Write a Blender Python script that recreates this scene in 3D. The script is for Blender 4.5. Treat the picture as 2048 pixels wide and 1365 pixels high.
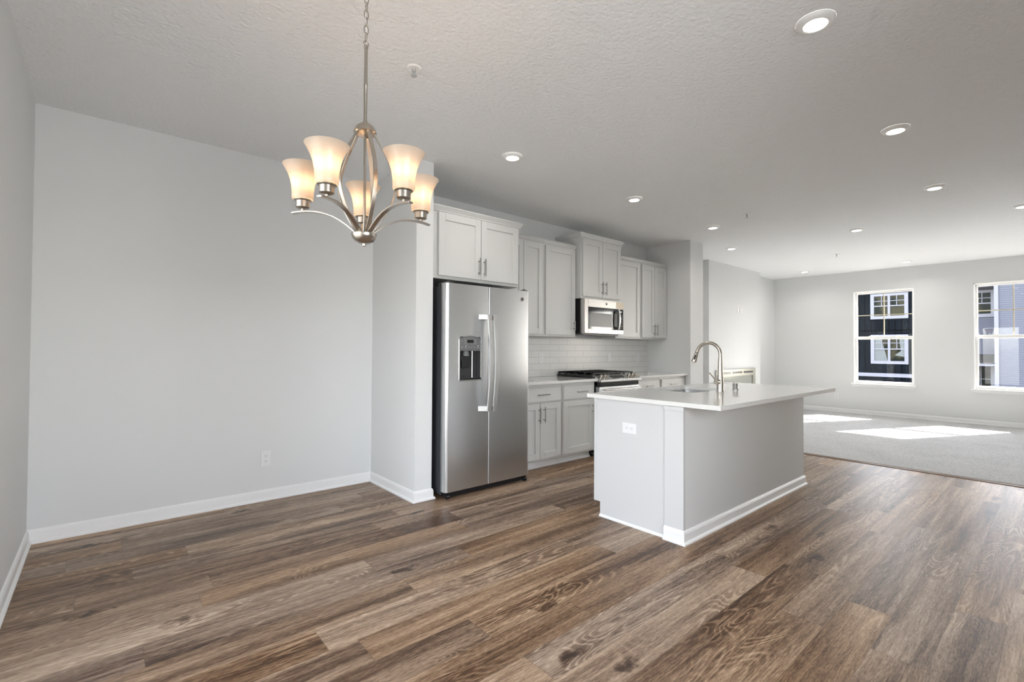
import bpy, bmesh, math, random
from mathutils import Vector, Matrix

for o in list(bpy.data.objects):
    bpy.data.objects.remove(o, do_unlink=True)
scene = bpy.context.scene
C = scene.collection
R = math.radians

# ---------------------------------------------------------------- camera
F_PX = 952.74
YAW, PITCH, ROLL = -40.587, 0.9206, 0.2940
cd = bpy.data.cameras.new('camera')
cd.sensor_fit = 'HORIZONTAL'
cd.sensor_width = 36.0
cd.lens = F_PX / 2048 * 36.0
cd.clip_start = 0.02
cd.clip_end = 300
cam = bpy.data.objects.new('camera', cd)
C.objects.link(cam)
cam.matrix_world = (Matrix.Translation((0, 0, 1.22)) @ Matrix.Rotation(R(YAW), 4, 'Z')
                    @ Matrix.Rotation(R(90), 4, 'X') @ Matrix.Rotation(R(PITCH), 4, 'X')
                    @ Matrix.Rotation(R(ROLL), 4, 'Z'))
scene.camera = cam

# ---------------------------------------------------------------- exposure
scene.view_settings.view_transform = 'Standard'
scene.view_settings.look = 'None'
scene.view_settings.exposure = 0.26
scene.view_settings.gamma = 1.0
scene.view_settings.use_curve_mapping = False
scene.cycles.use_denoising = True
scene.cycles.max_bounces = 12
scene.cycles.diffuse_bounces = 8
scene.cycles.glossy_bounces = 5
scene.cycles.transmission_bounces = 8
scene.cycles.transparent_max_bounces = 12
scene.cycles.sample_clamp_indirect = 6.0

# ---------------------------------------------------------------- sky and sun
w = bpy.data.worlds.new('sky')
scene.world = w
w.use_nodes = True
nt = w.node_tree
nt.nodes.clear()
sky = nt.nodes.new('ShaderNodeTexSky')
sky.sky_type = 'NISHITA'
sky.sun_disc = False
sky.sun_elevation = R(36)
sky.sun_rotation = R(115)
hs = nt.nodes.new('ShaderNodeHueSaturation')
hs.inputs['Saturation'].default_value = 0.35
bg = nt.nodes.new('ShaderNodeBackground')
bg.inputs['Strength'].default_value = 1.5
wo = nt.nodes.new('ShaderNodeOutputWorld')
nt.links.new(sky.outputs[0], hs.inputs['Color'])
nt.links.new(hs.outputs[0], bg.inputs['Color'])
nt.links.new(bg.outputs[0], wo.inputs[0])

sl = bpy.data.lights.new('sun', 'SUN')
sl.energy = 42.0
sl.angle = R(0.53)
sl.color = (1.0, 0.95, 0.88)
sun = bpy.data.objects.new('sun', sl)
C.objects.link(sun)
sdir = Vector((-1.0, 0.47, -0.815))
sun.rotation_euler = sdir.to_track_quat('-Z', 'Y').to_euler()
sun.location = (20, -8, 14)

# daylight lamp added outside the glass of the unseen sliding patio door
dl_ = bpy.data.lights.new('daylight_fill', 'AREA')
dl_.shape = 'RECTANGLE'; dl_.size = 1.9; dl_.size_y = 2.0
dl_.energy = 9.0; dl_.color = (0.93, 0.97, 1.0)
dob = bpy.data.objects.new('daylight_fill', dl_)
C.objects.link(dob)
dob.location = (-0.62, 1.905, 1.06)
dob.rotation_euler = Vector((1, 0, 0)).to_track_quat('-Z', 'Y').to_euler()
dl2 = dl_.copy(); dl2.size = 1.6; dl2.size_y = 1.7; dl2.energy = 60.0  # second fill lamp, added outside the near window to brighten the dining wall
dob2 = bpy.data.objects.new('daylight_fill', dl2)
C.objects.link(dob2)
dob2.location = (0.72, -1.46, 1.42)
dob2.rotation_euler = Vector((0, 1, 0)).to_track_quat('-Z', 'Y').to_euler()
DOWNLIGHT_W = 4.0
CHANDELIER_W = 1.0

# ---------------------------------------------------------------- materials
def new_mat(name):
    m = bpy.data.materials.new(name)
    m.use_nodes = True
    return m, m.node_tree, m.node_tree.nodes['Principled BSDF']

def N(t, kind, **kw):
    n = t.nodes.new(kind)
    for k, v in kw.items():
        setattr(n, k, v)
    return n

def L(t, a, b):
    t.links.new(a, b)

def pmat(name, col, rough=0.5, metal=0.0, spec=0.5, bump=0.0, bscale=80.0, var=0.0, stretch=None, coat=0.0, bdist=0.002):
    m, t, b = new_mat(name)
    b.inputs['Base Color'].default_value = (*col, 1)
    b.inputs['Roughness'].default_value = rough
    b.inputs['Metallic'].default_value = metal
    b.inputs['Specular IOR Level'].default_value = spec
    b.inputs['Coat Weight'].default_value = coat
    tc = N(t, 'ShaderNodeTexCoord')
    mp = N(t, 'ShaderNodeMapping')
    L(t, tc.outputs['Object'], mp.inputs['Vector'])
    if stretch:
        mp.inputs['Scale'].default_value = stretch
    nz = N(t, 'ShaderNodeTexNoise')
    nz.inputs['Scale'].default_value = bscale
    nz.inputs['Detail'].default_value = 3
    L(t, mp.outputs[0], nz.inputs['Vector'])
    if bump:
        bp = N(t, 'ShaderNodeBump')
        bp.inputs['Strength'].default_value = bump
        bp.inputs['Distance'].default_value = bdist
        L(t, nz.outputs['Fac'], bp.inputs['Height'])
        L(t, bp.outputs[0], b.inputs['Normal'])
    mx = N(t, 'ShaderNodeMix', data_type='RGBA')
    mx.inputs['A'].default_value = (*[c * (1 - var) for c in col], 1)
    mx.inputs['B'].default_value = (*[min(1, c * (1 + var)) for c in col], 1)
    L(t, nz.outputs['Fac'], mx.inputs['Factor'])
    L(t, mx.outputs['Result'], b.inputs['Base Color'])
    return m

def emat(name, col, strength):
    m, t, b = new_mat(name)
    b.inputs['Base Color'].default_value = (*col, 1)
    b.inputs['Emission Color'].default_value = (*col, 1)
    b.inputs['Emission Strength'].default_value = strength
    return m

def glass_mat(name, tint=(1, 1, 1), refl=0.07):
    m = bpy.data.materials.new(name)
    m.use_nodes = True
    t = m.node_tree
    t.nodes.clear()
    tr = N(t, 'ShaderNodeBsdfTransparent')
    tr.inputs[0].default_value = (*tint, 1)
    gl = N(t, 'ShaderNodeBsdfGlossy')
    gl.inputs['Roughness'].default_value = 0.01
    fr = N(t, 'ShaderNodeFresnel')
    fr.inputs[0].default_value = 1.35
    mx = N(t, 'ShaderNodeMixShader')
    out = N(t, 'ShaderNodeOutputMaterial')
    L(t, fr.outputs[0], mx.inputs[0])
    L(t, tr.outputs[0], mx.inputs[1])
    L(t, gl.outputs[0], mx.inputs[2])
    L(t, mx.outputs[0], out.inputs[0])
    return m

M = {}
M['wall'] = pmat('wall_paint', (0.685, 0.692, 0.692), 0.62, spec=0.25, bump=0.08, bscale=260)
M['ceiling'] = pmat('ceiling_paint', (0.82, 0.83, 0.835), 0.8, spec=0.15, bump=0.6, bscale=45, bdist=0.012)
M['trim'] = pmat('trim_paint', (0.80, 0.80, 0.80), 0.35, spec=0.4, bump=0.02, bscale=90)
M['cabinet'] = pmat('cabinet_paint', (0.59, 0.595, 0.585), 0.38, spec=0.4, bump=0.02, bscale=120)
M['island_white'] = pmat('island_paint', (0.58, 0.58, 0.585), 0.4, spec=0.4, bump=0.02, bscale=120)
M['quartz'] = pmat('white_quartz', (0.72, 0.715, 0.70), 0.07, spec=0.55, var=0.03, bscale=25)
M['nickel'] = pmat('brushed_nickel', (0.46, 0.42, 0.37), 0.28, 1.0, bump=0.04, bscale=300, var=0.05)
M['handle'] = pmat('satin_handle_metal', (0.30, 0.295, 0.285), 0.35, 1.0, bump=0.02, bscale=300)
M['steel_light'] = pmat('polished_steel', (0.58, 0.58, 0.57), 0.25, 1.0, bump=0.02, bscale=200, var=0.04)
M['handle_steel'] = pmat('satin_steel_bar', (0.60, 0.60, 0.60), 0.42, 0.85, bump=0.02, bscale=200)
M['mw_steel'] = pmat('microwave_steel', (0.50, 0.49, 0.48), 0.36, 1.0, bump=0.02, bscale=200, stretch=(1, 1, 30))
M['sink'] = pmat('sink_steel', (0.60, 0.60, 0.60), 0.3, 1.0, bump=0.02, bscale=200, var=0.05)
M['black'] = pmat('black_enamel', (0.012, 0.012, 0.014), 0.25, bump=0.03, bscale=200)
M['blackglass'] = pmat('black_glass', (0.008, 0.008, 0.009), 0.06, spec=0.6)
M['castiron'] = pmat('cast_iron', (0.018, 0.018, 0.018), 0.55, bump=0.2, bscale=200)
M['fridge_side'] = pmat('fridge_side_grey', (0.045, 0.047, 0.055), 0.5, bump=0.15, bscale=300)
M['darkgrey'] = pmat('dark_grey_plastic', (0.05, 0.05, 0.052), 0.4)
M['midgrey'] = pmat('mid_grey_plastic', (0.14, 0.145, 0.145), 0.35)
M['plate'] = pmat('white_plastic', (0.74, 0.74, 0.75), 0.35)
M['slot'] = pmat('dark_slot', (0.04, 0.04, 0.04), 0.6)
M['vinyl'] = pmat('white_vinyl', (0.86, 0.86, 0.85), 0.35)
M['bronze'] = pmat('warm_bronze', (0.42, 0.27, 0.17), 0.25, 1.0)
M['tan'] = pmat('tan_patch', (0.62, 0.53, 0.40), 0.3)
M['olive'] = pmat('champagne_grey_metal', (0.30, 0.30, 0.26), 0.35, 0.6)
M['glass'] = glass_mat('window_glass')
M['lens'] = emat('lamp_lens', (1.0, 0.97, 0.92), 6.0)
M['bulb'] = emat('bulb_glow', (1.0, 0.70, 0.41), 21.0)
M['red_tag'] = pmat('ext_white', (0.36, 0.36, 0.39), 0.5)
M['led'] = emat('display_led', (0.75, 0.8, 0.8), 0.5)

def stainless():
    m, t, b = new_mat('brushed_stainless')
    b.inputs['Metallic'].default_value = 1.0
    tc = N(t, 'ShaderNodeTexCoord')
    mp = N(t, 'ShaderNodeMapping')
    mp.inputs['Scale'].default_value = (4, 4, 420)
    nz = N(t, 'ShaderNodeTexNoise')
    nz.inputs['Scale'].default_value = 1.0
    nz.inputs['Detail'].default_value = 4
    L(t, tc.outputs['Object'], mp.inputs[0])
    L(t, mp.outputs[0], nz.inputs['Vector'])
    rp = N(t, 'ShaderNodeMapRange')
    rp.inputs['To Min'].default_value = 0.27
    rp.inputs['To Max'].default_value = 0.36
    L(t, nz.outputs['Fac'], rp.inputs['Value'])
    L(t, rp.outputs[0], b.inputs['Roughness'])
    cr = N(t, 'ShaderNodeMix', data_type='RGBA')
    cr.inputs['A'].default_value = (0.63, 0.64, 0.65, 1)
    cr.inputs['B'].default_value = (0.70, 0.71, 0.72, 1)
    L(t, nz.outputs['Fac'], cr.inputs['Factor'])
    L(t, cr.outputs['Result'], b.inputs['Base Color'])
    bp = N(t, 'ShaderNodeBump')
    bp.inputs['Strength'].default_value = 0.06
    bp.inputs['Distance'].default_value = 0.001
    L(t, nz.outputs['Fac'], bp.inputs['Height'])
    L(t, bp.outputs[0], b.inputs['Normal'])
    b.inputs['Anisotropic'].default_value = 0.4
    return m
M['steel'] = stainless()

def mathn(t, op, a, b=None, c=None):
    n = N(t, 'ShaderNodeMath', operation=op)
    for i, v in enumerate((a, b, c)):
        if v is None:
            continue
        if isinstance(v, (int, float)):
            n.inputs[i].default_value = v
        else:
            L(t, v, n.inputs[i])
    return n.outputs[0]

def plank_floor():
    m, t, b = new_mat('vinyl_plank_oak')
    PW, PL = 0.176, 1.525
    tc = N(t, 'ShaderNodeTexCoord')
    sp = N(t, 'ShaderNodeSeparateXYZ')
    L(t, tc.outputs['Object'], sp.inputs[0])
    X, Y = sp.outputs[0], sp.outputs[1]
    yr = mathn(t, 'DIVIDE', mathn(t, 'ADD', Y, 10.024), PW)
    row = mathn(t, 'FLOOR', yr)
    wn = N(t, 'ShaderNodeTexWhiteNoise', noise_dimensions='1D')
    L(t, row, wn.inputs['W'])
    xs = mathn(t, 'ADD', mathn(t, 'DIVIDE', mathn(t, 'ADD', X, 20.0), PL), wn.outputs['Value'])
    colx = mathn(t, 'FLOOR', xs)
    cv = N(t, 'ShaderNodeCombineXYZ')
    L(t, row, cv.inputs[0]); L(t, colx, cv.inputs[1])
    wn2 = N(t, 'ShaderNodeTexWhiteNoise', noise_dimensions='3D')
    L(t, cv.outputs[0], wn2.inputs['Vector'])
    rnd = wn2.outputs['Value']
    sr = N(t, 'ShaderNodeSeparateXYZ')
    L(t, wn2.outputs['Color'], sr.inputs[0])
    # plank-local coordinates, shifted for every plank
    gx = mathn(t, 'ADD', X, mathn(t, 'MULTIPLY', sr.outputs[0], 37.0))
    gy = mathn(t, 'ADD', Y, mathn(t, 'MULTIPLY', sr.outputs[1], 53.0))
    g = N(t, 'ShaderNodeCombineXYZ')
    L(t, gx, g.inputs[0]); L(t, gy, g.inputs[1]); L(t, mathn(t, 'MULTIPLY', rnd, 11.0), g.inputs[2])
    def noise(scale, sx, sy, detail=4, dist=0.0, rough=0.55):
        mp = N(t, 'ShaderNodeMapping')
        mp.inputs['Scale'].default_value = (sx, sy, 1)
        L(t, g.outputs[0], mp.inputs[0])
        n = N(t, 'ShaderNodeTexNoise')
        n.inputs['Scale'].default_value = scale
        n.inputs['Detail'].default_value = detail
        n.inputs['Roughness'].default_value = rough
        n.inputs['Distortion'].default_value = dist
        L(t, mp.outputs[0], n.inputs['Vector'])
        return n.outputs['Fac']
    big = noise(1.0, 0.55, 7.0, 3, 0.6)           # broad light / dark bands along the board
    rings = noise(1.0, 1.0, 6.5, 1, 0.9)         # contour field for cathedral grain
    fine = noise(1.0, 14.0, 190.0, 3, 0.2)       # pores
    streak = noise(1.0, 1.6, 42.0, 4, 0.4)
    speck = noise(1.0, 38.0, 170.0, 2)
    rr = mathn(t, 'FRACT', mathn(t, 'MULTIPLY', rings, 22.0))
    rr = mathn(t, 'ABSOLUTE', mathn(t, 'SUBTRACT', rr, 0.5))
    rline = N(t, 'ShaderNodeMapRange', interpolation_type='SMOOTHSTEP')
    L(t, rr, rline.inputs['Value'])
    rline.inputs['From Min'].default_value = 0.0
    rline.inputs['From Max'].default_value = 0.3
    # cathedral rings only in patches
    msk = N(t, 'ShaderNodeMapRange', interpolation_type='SMOOTHSTEP')
    L(t, noise(1.0, 0.9, 3.5, 1), msk.inputs['Value'])
    msk.inputs['From Min'].default_value = 0.45
    msk.inputs['From Max'].default_value = 0.62
    # knots
    mpk = N(t, 'ShaderNodeMapping')
    mpk.inputs['Scale'].default_value = (1.35, 3.2, 1)
    L(t, g.outputs[0], mpk.inputs[0])
    nd = N(t, 'ShaderNodeTexNoise')
    nd.inputs['Scale'].default_value = 22.0
    L(t, g.outputs[0], nd.inputs['Vector'])
    va = N(t, 'ShaderNodeVectorMath', operation='MULTIPLY_ADD')
    L(t, nd.outputs['Color'], va.inputs[0])
    va.inputs[1].default_value = (0.30, 0.30, 0)
    L(t, mpk.outputs[0], va.inputs[2])
    vo = N(t, 'ShaderNodeTexVoronoi', voronoi_dimensions='2D')
    vo.inputs['Scale'].default_value = 1.0
    L(t, va.outputs[0], vo.inputs['Vector'])
    kn = N(t, 'ShaderNodeMapRange', interpolation_type='SMOOTHSTEP')
    L(t, vo.outputs['Distance'], kn.inputs['Value'])
    kn.inputs['From Min'].default_value = 0.02
    kn.inputs['From Max'].default_value = 0.13
    kn.inputs['To Min'].default_value = 1.0
    kn.inputs['To Max'].default_value = 0.0
    sk = N(t, 'ShaderNodeSeparateXYZ')
    L(t, vo.outputs['Color'], sk.inputs[0])
    kon = mathn(t, 'GREATER_THAN', sk.outputs[0], 0.72)
    knot = mathn(t, 'MULTIPLY', kn.outputs[0], kon)
    # tone value 0 dark .. 1 light
    v = mathn(t, 'MULTIPLY_ADD', mathn(t, 'SUBTRACT', rnd, 0.5), 0.20, 0.515)
    v = mathn(t, 'ADD', v, mathn(t, 'MULTIPLY', mathn(t, 'SUBTRACT', big, 0.5), 1.5))
    v = mathn(t, 'ADD', v, mathn(t, 'MULTIPLY', mathn(t, 'SUBTRACT', streak, 0.5), 0.8))
    v = mathn(t, 'ADD', v, mathn(t, 'MULTIPLY', mathn(t, 'SUBTRACT', fine, 0.5), 0.8))
    v = mathn(t, 'ADD', v, mathn(t, 'MULTIPLY', mathn(t, 'SUBTRACT', speck, 0.5), 0.6))
    rg = mathn(t, 'MULTIPLY', mathn(t, 'SUBTRACT', rline.outputs[0], 0.75), mathn(t, 'MULTIPLY', msk.outputs[0], 0.33))
    v = mathn(t, 'SUBTRACT', v, rg)
    v = mathn(t, 'SUBTRACT', v, mathn(t, 'MULTIPLY', knot, 0.5))
    cr = N(t, 'ShaderNodeValToRGB')
    e = cr.color_ramp.elements
    e[0].position = 0.0; e[0].color = (0.030, 0.015, 0.009, 1)
    e[1].position = 1.0; e[1].color = (0.50, 0.39, 0.295, 1)
    for p_, c_ in ((0.24, (0.085, 0.050, 0.031, 1)), (0.5, (0.205, 0.142, 0.100, 1)), (0.76, (0.355, 0.262, 0.192, 1))):
        q = e.new(p_); q.color = c_
    L(t, v, cr.inputs[0])
    # seams
    fy = mathn(t, 'FRACT', yr)
    fx = mathn(t, 'FRACT', xs)
    ey = mathn(t, 'MINIMUM', fy, mathn(t, 'SUBTRACT', 1.0, fy))
    ex = mathn(t, 'MINIMUM', fx, mathn(t, 'SUBTRACT', 1.0, fx))
    sy = mathn(t, 'LESS_THAN', ey, 0.007)
    sx = mathn(t, 'LESS_THAN', ex, 0.0011)
    seam = mathn(t, 'MAXIMUM', sy, sx)
    hsv = N(t, 'ShaderNodeHueSaturation')
    L(t, cr.outputs[0], hsv.inputs['Color'])
    L(t, mathn(t, 'MULTIPLY_ADD', sr.outputs[2], 0.35, 1.0), hsv.inputs['Saturation'])
    mx = N(t, 'ShaderNodeMix', data_type='RGBA')
    L(t, mathn(t, 'MULTIPLY', seam, 0.28), mx.inputs['Factor'])
    L(t, hsv.outputs[0], mx.inputs['A'])
    mx.inputs['B'].default_value = (0.05, 0.03, 0.02, 1)
    L(t, mx.outputs['Result'], b.inputs['Base Color'])
    b.inputs['Roughness'].default_value = 0.40
    b.inputs['Specular IOR Level'].default_value = 0.4
    bp = N(t, 'ShaderNodeBump')
    bp.inputs['Strength'].default_value = 0.12
    bp.inputs['Distance'].default_value = 0.001
    L(t, mathn(t, 'SUBTRACT', fine, seam), bp.inputs['Height'])
    L(t, bp.outputs[0], b.inputs['Normal'])
    return m
M['floor'] = plank_floor()

def carpet_mat():
    m, t, b = new_mat('grey_carpet_pile')
    tc = N(t, 'ShaderNodeTexCoord')
    n1 = N(t, 'ShaderNodeTexNoise'); n1.inputs['Scale'].default_value = 55; n1.inputs['Detail'].default_value = 4
    n2 = N(t, 'ShaderNodeTexNoise'); n2.inputs['Scale'].default_value = 2.5; n2.inputs['Detail'].default_value = 3
    L(t, tc.outputs['Object'], n1.inputs['Vector']); L(t, tc.outputs['Object'], n2.inputs['Vector'])
    s = mathn(t, 'ADD', mathn(t, 'MULTIPLY', n1.outputs['Fac'], 0.75), mathn(t, 'MULTIPLY', n2.outputs['Fac'], 0.25))
    cr = N(t, 'ShaderNodeValToRGB')
    e = cr.color_ramp.elements
    e[0].position = 0.30; e[0].color = (0.36, 0.365, 0.37, 1)
    e[1].position = 0.68; e[1].color = (0.56, 0.565, 0.57, 1)
    L(t, s, cr.inputs[0])
    L(t, cr.outputs[0], b.inputs['Base Color'])
    b.inputs['Roughness'].default_value = 0.95
    b.inputs['Specular IOR Level'].default_value = 0.05
    bp = N(t, 'ShaderNodeBump'); bp.inputs['Strength'].default_value = 0.8; bp.inputs['Distance'].default_value = 0.01
    L(t, n1.outputs['Fac'], bp.inputs['Height']); L(t, bp.outputs[0], b.inputs['Normal'])
    return m
M['carpet'] = carpet_mat()

def tile_mat():
    m, t, b = new_mat('white_subway_tile')
    tc = N(t, 'ShaderNodeTexCoord')
    sp = N(t, 'ShaderNodeSeparateXYZ'); L(t, tc.outputs['Object'], sp.inputs[0])
    cb = N(t, 'ShaderNodeCombineXYZ')
    L(t, mathn(t, 'ADD', sp.outputs[0], TILE_X), cb.inputs[0]); L(t, sp.outputs[2], cb.inputs[1])
    br = N(t, 'ShaderNodeTexBrick')
    br.offset = 0.5
    br.inputs['Scale'].default_value = 1.0
    br.inputs['Brick Width'].default_value = 0.305
    br.inputs['Row Height'].default_value = 0.0765
    br.inputs['Mortar Size'].default_value = 0.0016
    br.inputs['Mortar Smooth'].default_value = 0.2
    br.inputs['Color1'].default_value = (0.74, 0.735, 0.72, 1)
    br.inputs['Color2'].default_value = (0.71, 0.71, 0.70, 1)
    br.inputs['Mortar'].default_value = (0.42, 0.415, 0.405, 1)
    L(t, cb.outputs[0], br.inputs['Vector'])
    L(t, br.outputs['Color'], b.inputs['Base Color'])
    b.inputs['Roughness'].default_value = 0.2
    b.inputs['Specular IOR Level'].default_value = 0.35
    bp = N(t, 'ShaderNodeBump'); bp.inputs['Strength'].default_value = 0.5; bp.inputs['Distance'].default_value = 0.002; bp.invert = True
    nz = N(t, 'ShaderNodeTexNoise'); nz.inputs['Scale'].default_value = 9
    L(t, tc.outputs['Object'], nz.inputs['Vector'])
    L(t, mathn(t, 'ADD', br.outputs['Fac'], mathn(t, 'MULTIPLY', nz.outputs['Fac'], 0.35)), bp.inputs['Height']); L(t, bp.outputs[0], b.inputs['Normal'])
    return m
TILE_X = 0.12
M['tile'] = tile_mat()

def shade_mat():
    m = bpy.data.materials.new('frosted_shade_glass'); m.use_nodes = True
    t = m.node_tree; t.nodes.clear()
    df = N(t, 'ShaderNodeBsdfDiffuse'); df.inputs[0].default_value = (0.66, 0.60, 0.54, 1)
    tl = N(t, 'ShaderNodeBsdfTranslucent'); tl.inputs[0].default_value = (0.80, 0.73, 0.65, 1)
    gl = N(t, 'ShaderNodeBsdfGlossy'); gl.inputs['Roughness'].default_value = 0.25
    m1 = N(t, 'ShaderNodeMixShader'); m1.inputs[0].default_value = 0.55
    m2 = N(t, 'ShaderNodeMixShader'); m2.inputs[0].default_value = 0.04
    out = N(t, 'ShaderNodeOutputMaterial')
    tc = N(t, 'ShaderNodeTexCoord'); nz = N(t, 'ShaderNodeTexNoise'); nz.inputs['Scale'].default_value = 20
    L(t, tc.outputs['Object'], nz.inputs['Vector'])
    bp = N(t, 'ShaderNodeBump'); bp.inputs['Strength'].default_value = 0.03; L(t, nz.outputs['Fac'], bp.inputs['Height'])
    L(t, bp.outputs[0], df.inputs['Normal'])
    L(t, df.outputs[0], m1.inputs[1]); L(t, tl.outputs[0], m1.inputs[2])
    L(t, m1.outputs[0], m2.inputs[1]); L(t, gl.outputs[0], m2.inputs[2]); L(t, m2.outputs[0], out.inputs[0])
    return m
M['shade'] = shade_mat()

def stripes_mat(name, base, line, period, width, axis, rough=0.6, bump=0.4, mottle=0.12):
    m, t, b = new_mat(name)
    tc = N(t, 'ShaderNodeTexCoord'); sp = N(t, 'ShaderNodeSeparateXYZ'); L(t, tc.outputs['Object'], sp.inputs[0])
    f = mathn(t, 'FRACT', mathn(t, 'DIVIDE', mathn(t, 'ADD', sp.outputs[axis], 50.0), period))
    ln = mathn(t, 'LESS_THAN', f, width)
    nz = N(t, 'ShaderNodeTexNoise'); nz.inputs['Scale'].default_value = 1.7; nz.inputs['Detail'].default_value = 5
    L(t, tc.outputs['Object'], nz.inputs['Vector'])
    mx = N(t, 'ShaderNodeMix', data_type='RGBA'); mx.inputs['A'].default_value = (*base, 1); mx.inputs['B'].default_value = (*line, 1)
    L(t, ln, mx.inputs['Factor'])
    hv = N(t, 'ShaderNodeHueSaturation'); L(t, mx.outputs['Result'], hv.inputs['Color'])
    L(t, mathn(t, 'MULTIPLY_ADD', nz.outputs['Fac'], mottle * 2, 1 - mottle), hv.inputs['Value'])
    L(t, hv.outputs[0], b.inputs['Base Color'])
    b.inputs['Roughness'].default_value = rough
    b.inputs['Specular IOR Level'].default_value = 0.0
    bp = N(t, 'ShaderNodeBump'); bp.inputs['Strength'].default_value = bump; bp.inputs['Distance'].default_value = 0.02
    L(t, f, bp.inputs['Height']); L(t, bp.outputs[0], b.inputs['Normal'])
    return m
M['batten'] = stripes_mat('dark_batten_siding', (0.006, 0.008, 0.011), (0.004, 0.004, 0.005), 0.30, 0.16, 1, mottle=0.5)
M['lap'] = stripes_mat('pale_lap_siding', (0.115, 0.121, 0.150), (0.070, 0.074, 0.092), 0.112, 0.16, 2, mottle=0.03)
M['roofing'] = pmat('grey_shingles', (0.03, 0.027, 0.025), 0.8, bump=0.5, bscale=12, var=0.4)
M['extwhite'] = pmat('exterior_white_trim', (0.17, 0.172, 0.205), 0.5, bump=0.02)
M['ground'] = pmat('gravel_ground', (0.16, 0.15, 0.13), 0.9, bump=0.5, bscale=3, var=0.4)

def house_glass():
    m, t, b = new_mat('painted_reflection_pane')  # wavy tones painted into the colour as the panes' reflections
    tc = N(t, 'ShaderNodeTexCoord')
    wv = N(t, 'ShaderNodeTexWave'); wv.inputs['Scale'].default_value = 0.9; wv.inputs['Distortion'].default_value = 9; wv.inputs['Detail'].default_value = 2
    L(t, tc.outputs['Object'], wv.inputs['Vector'])
    cr = N(t, 'ShaderNodeValToRGB'); e = cr.color_ramp.elements
    e[0].position = 0.25; e[0].color = (0.004, 0.006, 0.005, 1); e[1].position = 0.9; e[1].color = (0.032, 0.030, 0.018, 1)
    L(t, wv.outputs['Fac'], cr.inputs[0]); L(t, cr.outputs[0], b.inputs['Base Color'])
    b.inputs['Roughness'].default_value = 0.15
    b.inputs['Specular IOR Level'].default_value = 0.06
    return m
M['housepane'] = house_glass()
M['curtain'] = pmat('sheer_white_curtain', (0.12, 0.13, 0.13), 0.8, var=0.25, bscale=4, stretch=(1, 6, 0.4))

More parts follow.
